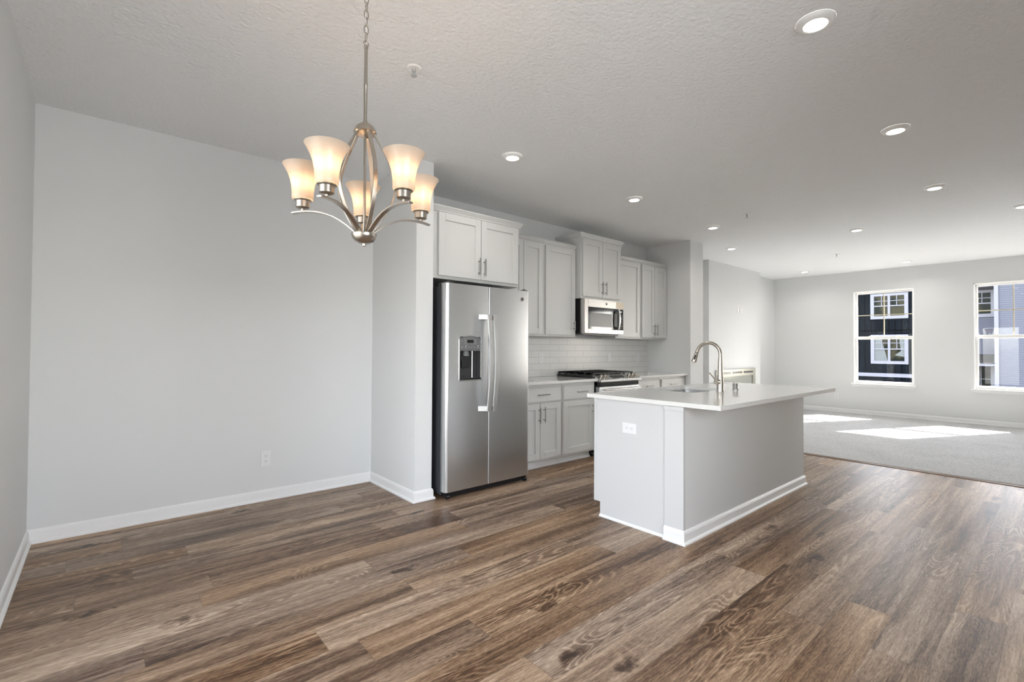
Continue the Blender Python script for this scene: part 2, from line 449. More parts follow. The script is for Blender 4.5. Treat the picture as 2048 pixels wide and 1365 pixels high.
# ---------------------------------------------------------------- mesh helpers
class MB:
    def __init__(self):
        self.bm = bmesh.new()
    def bx(self, x0, x1, y0, y1, z0, z1):
        vs = [self.bm.verts.new((x, y, z)) for x in (x0, x1) for y in (y0, y1) for z in (z0, z1)]
        for f in ((0, 1, 3, 2), (4, 6, 7, 5), (0, 4, 5, 1), (2, 3, 7, 6), (0, 2, 6, 4), (1, 5, 7, 3)):
            self.bm.faces.new([vs[i] for i in f])
        return self
    def ring(self, pts):
        return [self.bm.verts.new(p) for p in pts]
    def bridge(self, a, b):
        n = len(a)
        for i in range(n):
            self.bm.faces.new((a[i], a[(i + 1) % n], b[(i + 1) % n], b[i]))
    def lathe(self, prof, c=(0, 0, 0), axis='Z', seg=32, cap=True):
        rings = []
        for r, h in prof:
            pts = []
            for k in range(seg):
                a = 2 * math.pi * k / seg
                u, v = r * math.cos(a), r * math.sin(a)
                if axis == 'Z': p = (c[0] + u, c[1] + v, c[2] + h)
                elif axis == 'Y': p = (c[0] + u, c[1] + h, c[2] + v)
                else: p = (c[0] + h, c[1] + u, c[2] + v)
                pts.append(p)
            rings.append(self.ring(pts))
        for a, b in zip(rings, rings[1:]):
            self.bridge(a, b)
        if cap:
            self.bm.faces.new(rings[0]); self.bm.faces.new(rings[-1])
        return self
    def tube(self, pts, r, seg=10, flat=None, up=None, cap=True):
        """sweep a circle (or a flat w x t strap) along pts"""
        pts = [Vector(p) for p in pts]
        rings = []
        prev = None
        for i, p in enumerate(pts):
            d = (pts[min(i + 1, len(pts) - 1)] - pts[max(i - 1, 0)]).normalized()
            if up is not None:
                s = d.cross(Vector(up))
                if s.length < 1e-4: s = prev
                s = s.normalized()
            else:
                if prev is None:
                    s = d.cross(Vector((0, 0, 1)))
                    if s.length < 1e-3: s = d.cross(Vector((1, 0, 0)))
                    s.normalize()
                else:
                    s = (prev - d * prev.dot(d)).normalized()
            prev = s
            n = s.cross(d).normalized()
            if flat:
                w_, t_ = flat
                q = [p + s * a * w_ / 2 + n * b * t_ / 2 for a, b in ((-1, -1), (1, -1), (1, 1), (-1, 1))]
            else:
                rr = r[i] if isinstance(r, (list, tuple)) else r
                q = [p + s * rr * math.cos(2 * math.pi * k / seg) + n * rr * math.sin(2 * math.pi * k / seg) for k in range(seg)]
            rings.append(self.ring(q))
        for a, b in zip(rings, rings[1:]):
            self.bridge(a, b)
        if cap:
            self.bm.faces.new(rings[0]); self.bm.faces.new(rings[-1])
        return self
    def torus(self, c, R_, r, axis='Z', seg=24, s2=8, sx=1.0, sy=1.0, rot=None):
        rings = []
        for k in range(seg):
            a = 2 * math.pi * k / seg
            ring = []
            for j in range(s2):
                bq = 2 * math.pi * j / s2
                rad = R_ + r * math.cos(bq)
                p = Vector((rad * math.cos(a) * sx, rad * math.sin(a) * sy, r * math.sin(bq)))
                if axis == 'Y': p = Vector((p.x, p.z, p.y))
                elif axis == 'X': p = Vector((p.z, p.x, p.y))
                if rot is not None: p = rot @ p
                ring.append(Vector(c) + p)
            rings.append(self.ring(ring))
        for i in range(seg):
            self.bridge(rings[i], rings[(i + 1) % seg])
        return self
    def sweep(self, path, prof, side=1, z=0.0):
        """mitred horizontal moulding: prof = (out, height) pairs, out to the left (side=1) of the path"""
        P = [Vector((p[0], p[1], 0)) for p in path]
        ns = []
        for a, b in zip(P, P[1:]):
            d = (b - a).normalized()
            ns.append(Vector((-d.y, d.x, 0)) * side)
        rings = []
        for i, p in enumerate(P):
            if i == 0: m_ = ns[0]
            elif i == len(P) - 1: m_ = ns[-1]
            else:
                m_ = (ns[i - 1] + ns[i]); m_ = m_ / m_.dot(ns[i])
            rings.append(self.ring([(p + m_ * o + Vector((0, 0, z + h))) for o, h in prof]))
        for a, b in zip(rings, rings[1:]):
            self.bridge(a, b)
        self.bm.faces.new(rings[0]); self.bm.faces.new(rings[-1])
        return self
    def prism(self, poly, axis, a, b):
        """poly in the two other axes (in xyz order), extruded from a to b"""
        def P(u, v, h):
            return {'X': (h, u, v), 'Y': (u, h, v), 'Z': (u, v, h)}[axis]
        r1 = self.ring([P(u, v, a) for u, v in poly]); r2 = self.ring([P(u, v, b) for u, v in poly])
        self.bridge(r1, r2); self.bm.faces.new(r1); self.bm.faces.new(r2)
        return self
    def build(self, name, mat, parent=None, bevel=0.0, smooth=False, kind=None, label=None):
        bmesh.ops.recalc_face_normals(self.bm, faces=self.bm.faces)
        if parent is None:
            vs = [v.co for v in self.bm.verts]
            org = Vector(((min(v.x for v in vs) + max(v.x for v in vs)) / 2,
                          (min(v.y for v in vs) + max(v.y for v in vs)) / 2, min(v.z for v in vs)))
            if kind == 'structure': org = Vector((0, 0, 0))
        else:
            org = Vector((0, 0, 0)); q = parent
            while q is not None:
                org += q.location; q = q.parent
        for v in self.bm.verts: v.co -= org
        me = bpy.data.meshes.new(name); self.bm.to_mesh(me); self.bm.free()
        me.materials.append(mat)
        if smooth:
            for p in me.polygons: p.use_smooth = True
            me.set_sharp_from_angle(angle=R(38))
        o = bpy.data.objects.new(name, me); C.objects.link(o)
        if parent is None: o.location = org
        else: o.parent = parent
        if bevel:
            bv = o.modifiers.new('bevel', 'BEVEL'); bv.width = bevel; bv.segments = 2; bv.limit_method = 'ANGLE'; bv.angle_limit = R(50)
        if kind: o['kind'] = kind
        if label: o['label'] = label
        return o

def tag(o, label, cat, group=None):
    o['label'] = label; o['category'] = cat
    if group: o['group'] = group
    return o

def thing(name, loc, label=None, cat=None, group=None, kind=None):
    o = bpy.data.objects.new(name, None); C.objects.link(o); o.location = loc; o.empty_display_size = 0.1
    if label: o['label'] = label
    if cat: o['category'] = cat
    if group: o['group'] = group
    if kind: o['kind'] = kind
    return o

def copy_tree(o, parent=None):
    c = o.copy(); C.objects.link(c); c.parent = parent
    for ch in list(o.children): copy_tree(ch, c)
    return c

def bx(*a): return MB().bx(*a)

# ---------------------------------------------------------------- room shell
H = 2.74
X0, X1 = -0.345, 11.0
YD, YK, YL, YF = 4.18, 4.09, 4.13, 3.92      # dining, kitchen, living back walls, fireplace breast
YR = -2.3
ST = 'structure'
bx(X0 - .2, 6.26, YR - .2, YD + .2, -.15, 0).build('floor', M['floor'], kind=ST)
cp = bx(6.275, X1 + .2, YR - .2, YD + .2, -.15, .012).build('floor_carpet', M['carpet'], kind=ST)
bx(X0 - .2, X1 + .2, YR - .2, YD + .3, H, H + .15).build('ceiling', M['ceiling'], kind=ST)

def wall_with_openings(name, axis, pos, thick, a0, a1, openings, mat=None):
    """openings = (u0, u1, z0, z1) along the wall"""
    m = MB()
    def B(u0, u1, z0, z1):
        if axis == 'X': m.bx(min(pos, pos + thick), max(pos, pos + thick), u0, u1, z0, z1)
        else: m.bx(u0, u1, min(pos, pos + thick), max(pos, pos + thick), z0, z1)
    u = a0
    for (u0, u1, z0, z1) in sorted(openings):
        B(u, u0, 0, H)
        if z0 > 0: B(u0, u1, 0, z0)
        B(u0, u1, z1, H)
        u = u1
    B(u, a1, 0, H)
    return m.build(name, M['wall'], kind=ST)

WZ0, WZ1 = 0.588, 2.352
wins = [(1.783, 2.700), (0.105, 1.022), (-2.06, -1.143)]
wall_with_openings('wall_far', 'X', X1, .16, YR - .16, YD + .2, [(a, b, WZ0, WZ1) for a, b in wins])
DOOR = (0.94, 2.87, 0.0, 2.10)
wall_with_openings('wall_left', 'X', X0, -.16, -1.34, YD + .2, [DOOR])
bx(X0, 1.88, YD, YD + .16, 0, H).build('wall_dining', M['wall'], kind=ST)
bx(1.88, 2.034, 3.37, YD + .16, 0, H).build('wall_partition', M['wall'], kind=ST)
bx(2.034, 6.157, YK, YK + .25, 0, H).build('wall_kitchen', M['wall'], kind=ST)
bx(6.157, 6.506, 3.395, YD + .16, 0, H).build('wall_pillar', M['wall'], kind=ST)
bx(6.506, X1, YL, YL + .2, 0, H).build('wall_living', M['wall'], kind=ST)
bx(7.71, 9.763, YF, YL, 0, H).build('wall_fireplace', M['wall'], kind=ST)
bx(1.75, X1 + .16, YR - .16, YR, 0, H).build('wall_right', M['wall'], kind=ST)
YN = -1.2                     # unseen wall behind the photographer, brought close; window added to light the dining side
wall_with_openings('wall_near', 'Y', YN, -.14, X0 - .16, 1.75, [(-.08, 1.52, .57, 2.27)])
bx(1.61, 1.75, YR - .16, YN - .14, 0, H).build('wall_return', M['wall'], kind=ST)

# baseboards: board with a stepped cap and a shoe moulding
BASE = [(0, 0), (.024, 0), (.024, .010), (.018, .018), (.012, .021), (.012, .066), (.010, .070), (.010, .074), (.005, .083), (0, .086)]
def baseboard(name, path, side=1, z=0.0):
    return MB().sweep(path, BASE, side, z).build(name, M['trim'], kind=ST)
# going around with the room on the right-hand side of travel -> side=-1
baseboard('baseboard_dining', [(X0, 2.89), (X0, YD), (1.88, YD), (1.88, 3.37), (2.034, 3.37), (2.034, 3.42)], -1)
baseboard('baseboard_pillar', [(6.157, 3.45), (6.157, 3.395), (6.506, 3.395), (6.506, YL), (7.71, YL), (7.71, YF), (9.763, YF), (9.763, YL), (X1, YL), (X1, YR), (1.75, YR), (1.75, YN), (X0, YN), (X0, .92)], -1, 0.0)

# transition strip between the planks and the carpet
ts = MB(); 
r1 = [(6.240, 0.0005), (6.248, .007), (6.270, .010), (6.284, .014), (6.284, .0005)]
ts.prism(r1, 'Y', YR + .03, 4.05)
ts.build('trim_1', pmat('brown_transition_strip', (0.13, 0.075, 0.04), 0.4, bump=.1), kind=ST)

# ---------------------------------------------------------------- windows in the far wall
def window(n, y0, y1):
    root = thing('window_%d' % n, (X1, (y0 + y1) / 2, WZ0), kind=ST)
    zr = 1.468
    # jamb liner lining the opening
    m = MB(); t = .016
    m.bx(X1 - .004, X1 + .16, y0, y0 + t, WZ0, WZ1).bx(X1 - .004, X1 + .16, y1 - t, y1, WZ0, WZ1).bx(X1 - .004, X1 + .16, y0, y1, WZ1 - t, WZ1)
    m.build('window_frame', M['vinyl'], root, bevel=.002)
    # sill board with apron
    MB().bx(X1 - .045, X1 + .10, y0 - .035, y1 + .035, WZ0 - .020, WZ0 + .004).bx(X1 - .014, X1 + .01, y0 - .02, y1 + .02, WZ0 - .058, WZ0 - .020).build('window_sill', M['trim'], root, bevel=.003)
    a0, a1 = y0 + t, y1 - t
    def sash(x, z0, z1, fw, fb, ft):
        q = MB()
        q.bx(x, x + .034, a0, a0 + fw, z0, z1).bx(x, x + .034, a1 - fw, a1, z0, z1).bx(x, x + .034, a0 + fw, a1 - fw, z0, z0 + fb).bx(x, x + .034, a0 + fw, a1 - fw, z1 - ft, z1)
        return q
    lo = sash(X1 + .066, WZ0 + .004, zr + .018, .036, .05, .050).build('lower_sash', M['vinyl'], root, bevel=.003)
    up = sash(X1 + .104, zr - .036, WZ1 - t, .030, .050, .034).build('upper_sash', M['vinyl'], root, bevel=.003)
    bx(X1 + .080, X1 + .084, a0 + .034, a1 - .034, WZ0 + .05, zr - .028).build('pane', M['glass'], lo)
    bx(X1 + .119, X1 + .123, a0 + .028, a1 - .028, zr + .010, WZ1 - t - .032).build('pane', M['glass'], up)
    ym, zm = (a0 + a1) / 2, (zr + WZ1 - t) / 2 - .01
    g = MB(); g.bx(X1 + .109, X1 + .116, ym - .008, ym + .008, zr + .005, WZ1 - t - .03); g.bx(X1 + .1085, X1 + .1165, a0 + .028, a1 - .028, zm - .008, zm + .008)
    g.build('muntin', pmat('cream_muntin', (.55, .5, .38), .4), up)
    for s in (.27, .73):
        yy = a0 + (a1 - a0) * s
        MB().prism([(yy - .035, zr + .018), (yy - .02, zr + .030), (yy + .02, zr + .030), (yy + .035, zr + .018)], 'X', X1 + .07, X1 + .095).build('lock', M['vinyl'], lo)
for i, (a, b) in enumerate(wins): window(i + 1, a, b)

wn = thing('window_4', (.72, -1.2, .57), kind=ST)  # unseen window added so the fill lamp reaches the dining wall
q = MB()
q.bx(-.08, -.03, -1.32, -1.19, .57, 2.27).bx(1.47, 1.52, -1.32, -1.19, .57, 2.27).bx(-.03, 1.47, -1.32, -1.19, 2.22, 2.27).bx(-.12, 1.56, -1.32, -1.16, .545, .60).bx(.70, .74, -1.30, -1.24, .60, 2.22).bx(-.03, 1.47, -1.30, -1.24, 1.40, 1.44)
q.build('window_frame', M['vinyl'], wn, bevel=.002)
bx(-.03, 1.47, -1.275, -1.270, .60, 2.22).build('pane', M['glass'], wn)

# sliding patio door in the left wall, behind the photographer
dr = thing('door_1', (X0, sum(DOOR[:2]) / 2, 0), kind=ST)
q = MB(); y0, y1, z0, z1 = DOOR
q.bx(X0 - .16, X0 + .004, y0, y0 + .04, 0, z1).bx(X0 - .16, X0 + .004, y1 - .04, y1, 0, z1).bx(X0 - .16, X0 + .004, y0 + .04, y1 - .04, z1 - .04, z1).bx(X0 - .16, X0 + .004, y0 + .04, y1 - .04, 0, .03)
q.build('door_frame', M['vinyl'], dr, bevel=.003)
for k in range(2):
    yy0 = y0 + .04 + k * .895; yy1 = yy0 + .955; xx = X0 - .07 - k * .04
    q = MB(); q.bx(xx, xx + .03, yy0, yy0 + .06, .03, z1 - .04).bx(xx, xx + .03, yy1 - .06, yy1, .03, z1 - .04).bx(xx, xx + .03, yy0 + .06, yy1 - .06, .03, .12).bx(xx, xx + .03, yy0 + .06, yy1 - .06, z1 - .10, z1 - .04)
    sp_ = q.build('door_panel', M['vinyl'], dr, bevel=.003)
    bx(xx + .012, xx + .018, yy0 + .05, yy1 - .05, .11, z1 - .09).build('pane', M['glass'], sp_)

# ---------------------------------------------------------------- cabinets
def shaker(x0, x1, y, z0, z1, rail=.062, d=.02):
    """shaker door: slab with recessed centre panel; front face at y, body towards +y"""
    m = MB()
    m.bx(x0, x0 + rail, y, y + d, z0, z1).bx(x1 - rail, x1, y, y + d, z0, z1)
    m.bx(x0 + rail, x1 - rail, y, y + d, z0, z0 + rail).bx(x0 + rail, x1 - rail, y, y + d, z1 - rail, z1)
    m.bx(x0 + rail - .004, x1 - rail + .004, y + .011, y + d - .001, z0 + rail - .004, z1 - rail + .004)
    return m

def bar_handle(parent, x, y, z, length, horiz=False):
    """bar pull on two posts, y = door face"""
    m = MB(); r = .0055; h = length / 2; yo = y - .030
    if horiz:
        m.tube([(x - h, yo, z), (x + h, yo, z)], r)
        for s in (-1, 1): m.tube([(x + s * h * .66, yo, z), (x + s * h * .66, y + .001, z)], r * .8)
    else:
        m.tube([(x, yo, z - h), (x, yo, z + h)], r)
        for s in (-1, 1): m.tube([(x, yo, z + s * h * .66), (x, y + .001, z + s * h * .66)], r * .8)
    return m.build('handle', M['handle'], parent, smooth=True)

CROWN = [(0, 0), (.010, 0), (.012, .010), (.030, .034), (.034, .038), (.034, .048), (0, .048)]
CROWN_T = [(0, 0), (.006, 0), (.020, .026), (.023, .030), (.023, .040), (0, .040)]

def wall_cabinet(x0, x1, yf, z0, z1, doors, label, crown_path, crown_prof, crown_z):
    """yf = face-frame front; doors = (x0, x1, z0, z1, handle) with handle (x, zc, len)"""
    root = thing('wall_cabinet', ((x0 + x1) / 2, YK, z0), label, 'cabinet', 'white kitchen wall cabinets')
    m = MB(); m.bx(x0 + .001, x1 - .001, yf, YK - .002, z0, z1)
    # bottom lip: face frame drops slightly under the box
    m.build('cabinet_box', M['cabinet'], root, bevel=.0015)
    for (a, b, c, d, hd) in doors:
        o = shaker(a, b, yf - .021, c, d).build('door', M['cabinet'], root, bevel=.0015)
        if hd: bar_handle(o, hd[0], yf - .021, hd[1], hd[2])
    MB().sweep(crown_path, crown_prof, -1, crown_z).build('crown_moulding', M['cabinet'], root, bevel=.001)
    return root

UB, UT = 1.36, 2.398      # wall cabinets bottom / box top
yu = 3.775
# cabinet over the fridge
wall_cabinet(2.040, 3.013, 3.425, 1.806, 2.388,
             [(2.110, 2.547, 1.832, 2.366, (2.538 - .018, 1.942, .155)), (2.553, 2.990, 1.832, 2.366, (2.580, 1.942, .155))],
             'wide white two-door cabinet above the stainless refrigerator',
             [(3.013, YK - .01), (3.013, 3.425), (2.040, 3.425)][::-1][::1], CROWN, 2.372)
wall_cabinet(3.016, 3.680, yu, UB, UT,
             [(3.05, 3.372, 1.382, 2.376, (3.345, 1.49, .155)), (3.378, 3.662, 1.382, 2.376, (3.405, 1.49, .155))],
             'white wall cabinet half hidden behind the refrigerator, left of the tall single-door one',
             [(3.016, yu), (3.680, yu)], CROWN_T, UT - .002)
wall_cabinet(3.680, 4.212, yu, UB, UT,
             [(3.708, 4.192, 1.382, 2.376, (4.160, 1.49, .10))],
             'white single-door wall cabinet just left of the microwave',
             [(3.680, yu), (4.212, yu)], CROWN_T, UT - .002)
wall_cabinet(4.215, 4.978, 3.695, 1.815, 2.552,
             [(4.236, 4.594, 1.842, 2.515, (4.572, 1.953, .155)), (4.600, 4.958, 1.842, 2.515, (4.640, 1.953, .155))],
             'taller white two-door cabinet directly above the microwave, highest of the row',
             [(4.215, YK - .01), (4.215, 3.695), (4.978, 3.695), (4.978, YK - .01)], CROWN, 2.535)
wall_cabinet(4.981, 5.520, yu, UB, UT,
             [(5.000, 5.488, 1.382, 2.376, None)],
             'white single-door wall cabinet just right of the microwave',
             [(4.981, yu), (5.520, yu)], CROWN_T, UT - .002)
wall_cabinet(5.520, 6.155, yu, UB, UT,
             [(5.545, 5.836, 1.382, 2.376, (5.806, 1.49, .155)), (5.842, 6.133, 1.382, 2.376, (5.874, 1.49, .155))],
             'white two-door wall cabinet at the far right end, against the pillar wall',
             [(5.520, yu), (6.155, yu)], CROWN_T, UT - .002)

CT = 0.888   # countertop height
def base_cabinet(x0, x1, drawers, doors, label):
    yb = 3.480; z0 = .085
    root = thing('base_cabinet', ((x0 + x1) / 2, YK, 0), label, 'cabinet', 'white kitchen base cabinets')
    bx(x0 + .001, x1 - .001, yb, YK - .002, z0, .858).build('cabinet_box', M['cabinet'], root, bevel=.0015)
    MB().bx(x0 + .002, x1 - .002, 3.555, YK - .01, 0, z0).sweep([(x0 + .002, 3.555), (x1 - .002, 3.555)], [(0, 0), (.012, 0), (.012, .012), (.006, .018), (0, .018)], -1).build('toe_kick', M['trim'], root)
    for (a, b, c, d, hd) in drawers:
        o = bx(a, b, yb - .021, yb - .001, c, d).build('drawer', M['cabinet'], root, bevel=.003)
        bar_handle(o, hd[0], yb - .021, hd[1], hd[2], True)
    for (a, b, c, d, hd) in doors:
        o = shaker(a, b, yb - .021, c, d).build('door', M['cabinet'], root, bevel=.0015)
        if hd: bar_handle(o, hd[0], yb - .021, hd[1], hd[2])
    return root
DZ = (.683, .826)
base_cabinet(3.020, 3.672, [(3.045, 3.645, *DZ, (3.372, .757, .165))],
             [(3.045, 3.340, .110, .668, (3.322, .553, .155)), (3.346, 3.645, .110, .668, (3.388, .553, .155))],
             'white base cabinet with one drawer over two doors, right beside the refrigerator')
base_cabinet(3.672, 4.208, [(3.692, 4.178, *DZ, (3.955, .757, .165))],
             [(3.692, 4.178, .110, .668, (4.150, .56, .10))],
             'white base cabinet with one drawer and one door, left of the gas range')
base_cabinet(4.992, 5.522, [(5.015, 5.498, *DZ, (5.250, .757, .150))],
             [(5.015, 5.498, .110, .668, (5.05, .553, .155))],
             'white base cabinet right of the range, mostly hidden by the island')
base_cabinet(5.522, 6.155, [(5.548, 6.118, *DZ, (5.800, .757, .150))],
             [(5.548, 5.830, .110, .668, (5.80, .553, .155)), (5.836, 6.118, .110, .668, (5.866, .553, .155))],
             'white base cabinet in the far right corner of the kitchen by the pillar')
def worktop(x0, x1, label):
    o = bx(x0, x1, 3.432, YK - .001, .859, CT).build('countertop', M['quartz'], bevel=.003)
    tag(o, label, 'countertop', 'quartz worktops along the kitchen wall')
worktop(3.016, 4.210, 'white quartz worktop between the refrigerator and the range')
worktop(4.990, 6.156, 'white quartz worktop right of the range, ending at the pillar')
bs = bx(2.90, 6.156, YK - .009, YK - .001, CT + .001, 1.358)
bo = bs.build('backsplash', M['tile'])
tag(bo, 'glossy white subway tile backsplash between worktops and wall cabinets', 'backsplash')

# ---------------------------------------------------------------- wall plates
def duplex(name, loc, rot, label, cat='outlet', group='white wall plates', horiz=False, w_=.072, h_=.116, style='duplex'):
    """plate in local x/z plane facing local -y"""
    root = thing(name, loc, label, cat, group)
    m = MB().bx(-w_ / 2, w_ / 2, -.006, 0, -h_ / 2, h_ / 2)
    def add(mb, nm, mt, bev=0):
        bmesh.ops.recalc_face_normals(mb.bm, faces=mb.bm.faces)
        me = bpy.data.meshes.new(nm); mb.bm.to_mesh(me); mb.bm.free(); me.materials.append(mt)
        o = bpy.data.objects.new(nm, me); C.objects.link(o); o.parent = root
        if bev:
            bv = o.modifiers.new('bevel', 'BEVEL'); bv.width = bev; bv.segments = 2
        return o
    add(m, 'plate', M['plate'], .003)
    if style == 'duplex':
        for s in (-1, 1):
            q = MB().lathe([(.0165, -.0075), (.0165, -.005)], (0, 0, s * .0195), 'Y', 20)
            add(q, 'receptacle', M['plate'])
            q = MB().bx(-.0075, -.0055, -.0082, -.006, s * .0195, s * .0195 + .008).bx(.0055, .0075, -.0082, -.006, s * .0195, s * .0195 + .007)
            q.lathe([(.0026, -.0082), (.0026, -.006)], (0, 0, s * .0195 - .007), 'Y', 10)
            add(q, 'slots', M['slot'])
    elif style == 'rocker':
        add(MB().prism([(-.0095, -.033), (-.006, -.033), (-.006, .033), (-.011, .033)], 'X', -.016, .016), 'rocker', M['plate'], .001)
    root.rotation_euler = rot
    return root
RX = math.pi / 2
duplex('wall_outlet', (.995, YD, .332), (0, 0, 0), 'white outlet low on the grey dining wall at left', w_=.074, h_=.124)
duplex('wall_outlet', (X1, 2.983, .322), (0, 0, -RX), 'white outlet low on the far living room wall, just past the island corner')
duplex('wall_outlet', (3.95, YK - .009, 1.107), (0, 0, 0), 'white outlet in the backsplash beside the refrigerator', w_=.075, h_=.118)
duplex('wall_switch', (5.237, YK - .009, 1.107), (0, 0, 0), 'white switch plate in the backsplash right of the range', 'switch', style='rocker')
duplex('wall_outlet', (5.905, YK - .009, 1.10), (0, 0, 0), 'white outlet in the backsplash near its right-hand corner')
duplex('cable_plate', (8.79, YF, 1.955), (0, 0, 0), 'narrow white plate high above the fireplace, left of the pair', 'wall plate', style='blank', w_=.045, h_=.11)
duplex('wall_outlet', (8.90, YF, 1.955), (0, 0, 0), 'white outlet high above the fireplace, right of the pair', w_=.075, h_=.118)

# ---------------------------------------------------------------- refrigerator
fr = thing('refrigerator', (2.545, 3.6, 0), 'stainless steel side-by-side refrigerator with ice and water dispenser', 'refrigerator')
FX0, FX1, FS, FY = 2.088, 3.003, 2.520, 3.25
FZ0, FZ1 = .058, 1.752
bx(FX0 + .006, FX1 - .006, 3.335, 4.05, .025, 1.735).build('body', M['fridge_side'], fr, bevel=.004)
def fdoor(x0, x1, edge, hole=None):
    """door with its outer vertical edge rounded; edge=-1 left / 1 right"""
    def outline(a, b, rl, rr):
        pts = []
        for k in range(7):
            t = k / 6 * math.pi / 2
            pts.append((a + rl - rl * math.cos(t), FY + rl - rl * math.sin(t)))
        for k in range(7):
            t = k / 6 * math.pi / 2
            pts.append((b - rr + rr * math.sin(t), FY + rr - rr * math.cos(t)))
        return pts + [(b, 3.325), (a, 3.325)]
    rl, rr = (.03, .006) if edge < 0 else (.006, .03)
    m = MB()
    if not hole:
        m.prism(outline(x0, x1, rl, rr), 'Z', FZ0, FZ1)
    else:
        hx0, hx1, hz0, hz1 = hole
        m.prism(outline(x0, x1, rl, rr), 'Z', FZ0, hz0).prism(outline(x0, x1, rl, rr), 'Z', hz1, FZ1)
        ol = outline(x0, hx0, rl, .0001); m.prism(ol, 'Z', hz0, hz1)
        ol = outline(hx1, x1, .0001, rr); m.prism(ol, 'Z', hz0, hz1)
        m.bx(hx0, hx1, 3.315, 3.325, hz0, hz1)
        bmesh.ops.remove_doubles(m.bm, verts=m.bm.verts, dist=1e-5)
    return m
HOLE = (2.222, 2.432, .962, 1.318)
d1 = fdoor(FX0, FS - .003, -1, HOLE).build('freezer_door', M['steel'], fr, smooth=True)
d2 = fdoor(FS + .003, FX1, 1).build('fridge_door', M['steel'], fr, smooth=True)
def fhandle(door, xc, s):
    m = MB(); pts = []
    for k in range(19):
        u = k / 18; z = 1.512 - u * .825
        bow = math.sin(u * math.pi)
        pts.append((xc + .006 * bow, FY - .050 - .026 * bow, z))
    m.tube(pts, .01, flat=(.038, .014), up=(0, 1, 0))
    for z in (1.488, .711):
        m.bx(xc - .018 if s > 0 else xc - .016, xc + .016, FY - .048, FY + .002, z - .022, z + .022)
        if s < 0: m.prism([(xc - .016, FY - .052), (xc - .078, FY - .002), (xc - .016, FY + .001)], 'Z', z - .022, z + .022)
    m.build('handle', M['handle_steel'], door, bevel=.002)
fhandle(d1, 2.486, -1); fhandle(d2, 2.546, 1)
# dispenser
hx0, hx1, hz0, hz1 = HOLE
m = MB(); m.bx(hx0, hx1, 3.305, 3.314, hz0, hz1).bx(hx0, hx0 + .004, FY + .004, 3.306, hz0, hz1).bx(hx1 - .004, hx1, FY + .004, 3.306, hz0, hz1).bx(hx0, hx1, FY + .004, 3.306, hz0, hz0 + .012)
ds = m.build('dispenser_recess', M['darkgrey'], d1)
arch = [(hx0, 1.200), (hx1, 1.200), (hx1, 1.306)] + [(hx1 - (hx1 - hx0) * k / 10, 1.306 + .020 * math.sin(math.pi * k / 10)) for k in range(1, 10)] + [(hx0, 1.306)]
MB().prism(arch, 'Y', FY - .005, 3.300).build('control_panel', M['midgrey'], d1, bevel=.001)
# light surround ring
m = MB(); e = .012
m.bx(hx0 - e, hx0, FY - .003, FY + .02, hz0 - e, 1.30).bx(hx1, hx1 + e, FY - .003, FY + .02, hz0 - e, 1.30).bx(hx0 - e, hx1 + e, FY - .003, FY + .02, hz0 - e, hz0)
m.build('dispenser_surround', M['steel_light'], d1, bevel=.003)
m = MB(); m.bx(hx0, hx1, FY - .012, FY + .05, hz0, hz0 + .010); m.build('drip_tray', M['black'], d1, bevel=.002)
m = MB(); m.bx(2.292, 2.355, FY - .0065, FY - .0045, 1.266, 1.291); m.build('display', M['black'], d1)
m = MB()
for (a, b, c, d) in ((2.262, 2.385, 1.2975, 1.2985), (2.262, 2.385, 1.2575, 1.2585), (2.262, 2.263, 1.2575, 1.2985), (2.384, 2.385, 1.2575, 1.2985)): m.bx(a, b, FY - .0062, FY - .0048, c, d)
for xx in (2.238, 2.276, 2.308, 2.336, 2.366, 2.402): m.bx(xx - .009, xx + .009, FY - .0062, FY - .0048, 1.229, 1.2315); 
for xx in (2.238, 2.276, 2.402): m.bx(xx - .005, xx + .005, FY - .0062, FY - .0048, 1.224, 1.2275)
for xx, zz in ((2.238, 1.282), (2.276, 1.286), (2.276, 1.268), (2.370, 1.286), (2.370, 1.268)): m.bx(xx - .004, xx + .004, FY - .0062, FY - .0048, zz - .003, zz + .003)
m.build('button_marks', pmat('pale_print', (.45, .45, .45), .5), d1)
for xx in (2.277, 2.402): MB().lathe([(.003, -.0065), (.003, -.004)], (xx, FY, 1.243), 'Y', 10).build('indicator_light', M['led'], d1)
MB().lathe([(.030, 0), (.026, .03), (.022, .045)], (2.300, FY + .03, 1.157), 'Z', 20).build('ice_chute', M['midgrey'], d1, smooth=True)
MB().prism([(2.244, 1.160), (2.322, 1.160), (2.330, 1.058), (2.256, 1.058)], 'Y', FY + .012, FY + .022).build('ice_paddle', M['black'], d1, bevel=.004)
MB().tube([(2.366, FY + .03, 1.20), (2.366, FY + .03, .975)], .007).build('water_tube', M['steel_light'], d1, smooth=True)
# emblem
em = MB().lathe([(.017, -.0025), (.017, .001)], (2.904, FY, 1.673), 'Y', 28).build('emblem', M['darkgrey'], d2)
m = MB().torus((2.904, FY - .003, 1.673), .0155, .0012, 'Y')
def script_marks(m, cx, y, cz, s, r):
    g = [(cx + s * (-.45 + .33 * math.cos(a)), y, cz + s * (.05 + .45 * math.sin(a))) for a in [R(q) for q in range(50, 330, 28)]]
    g += [(cx - s * .12, y, cz - s * .05), (cx - s * .40, y, cz - s * .02)]
    m.tube(g, r, 6)
    e_ = [(cx + s * (.45 + .30 * math.cos(a)), y, cz + s * (.28 + .22 * math.sin(a))) for a in [R(q) for q in range(40, 270, 28)]]
    e_ += [(cx + s * (.45 + .34 * math.cos(a)), y, cz + s * (-.22 + .27 * math.sin(a))) for a in [R(q) for q in range(100, 330, 28)]]
    m.tube(e_, r, 6)
script_marks(m, 2.904, FY - .003, 1.673, .012, .0009)
m.build('emblem_script', M['steel_light'], em)
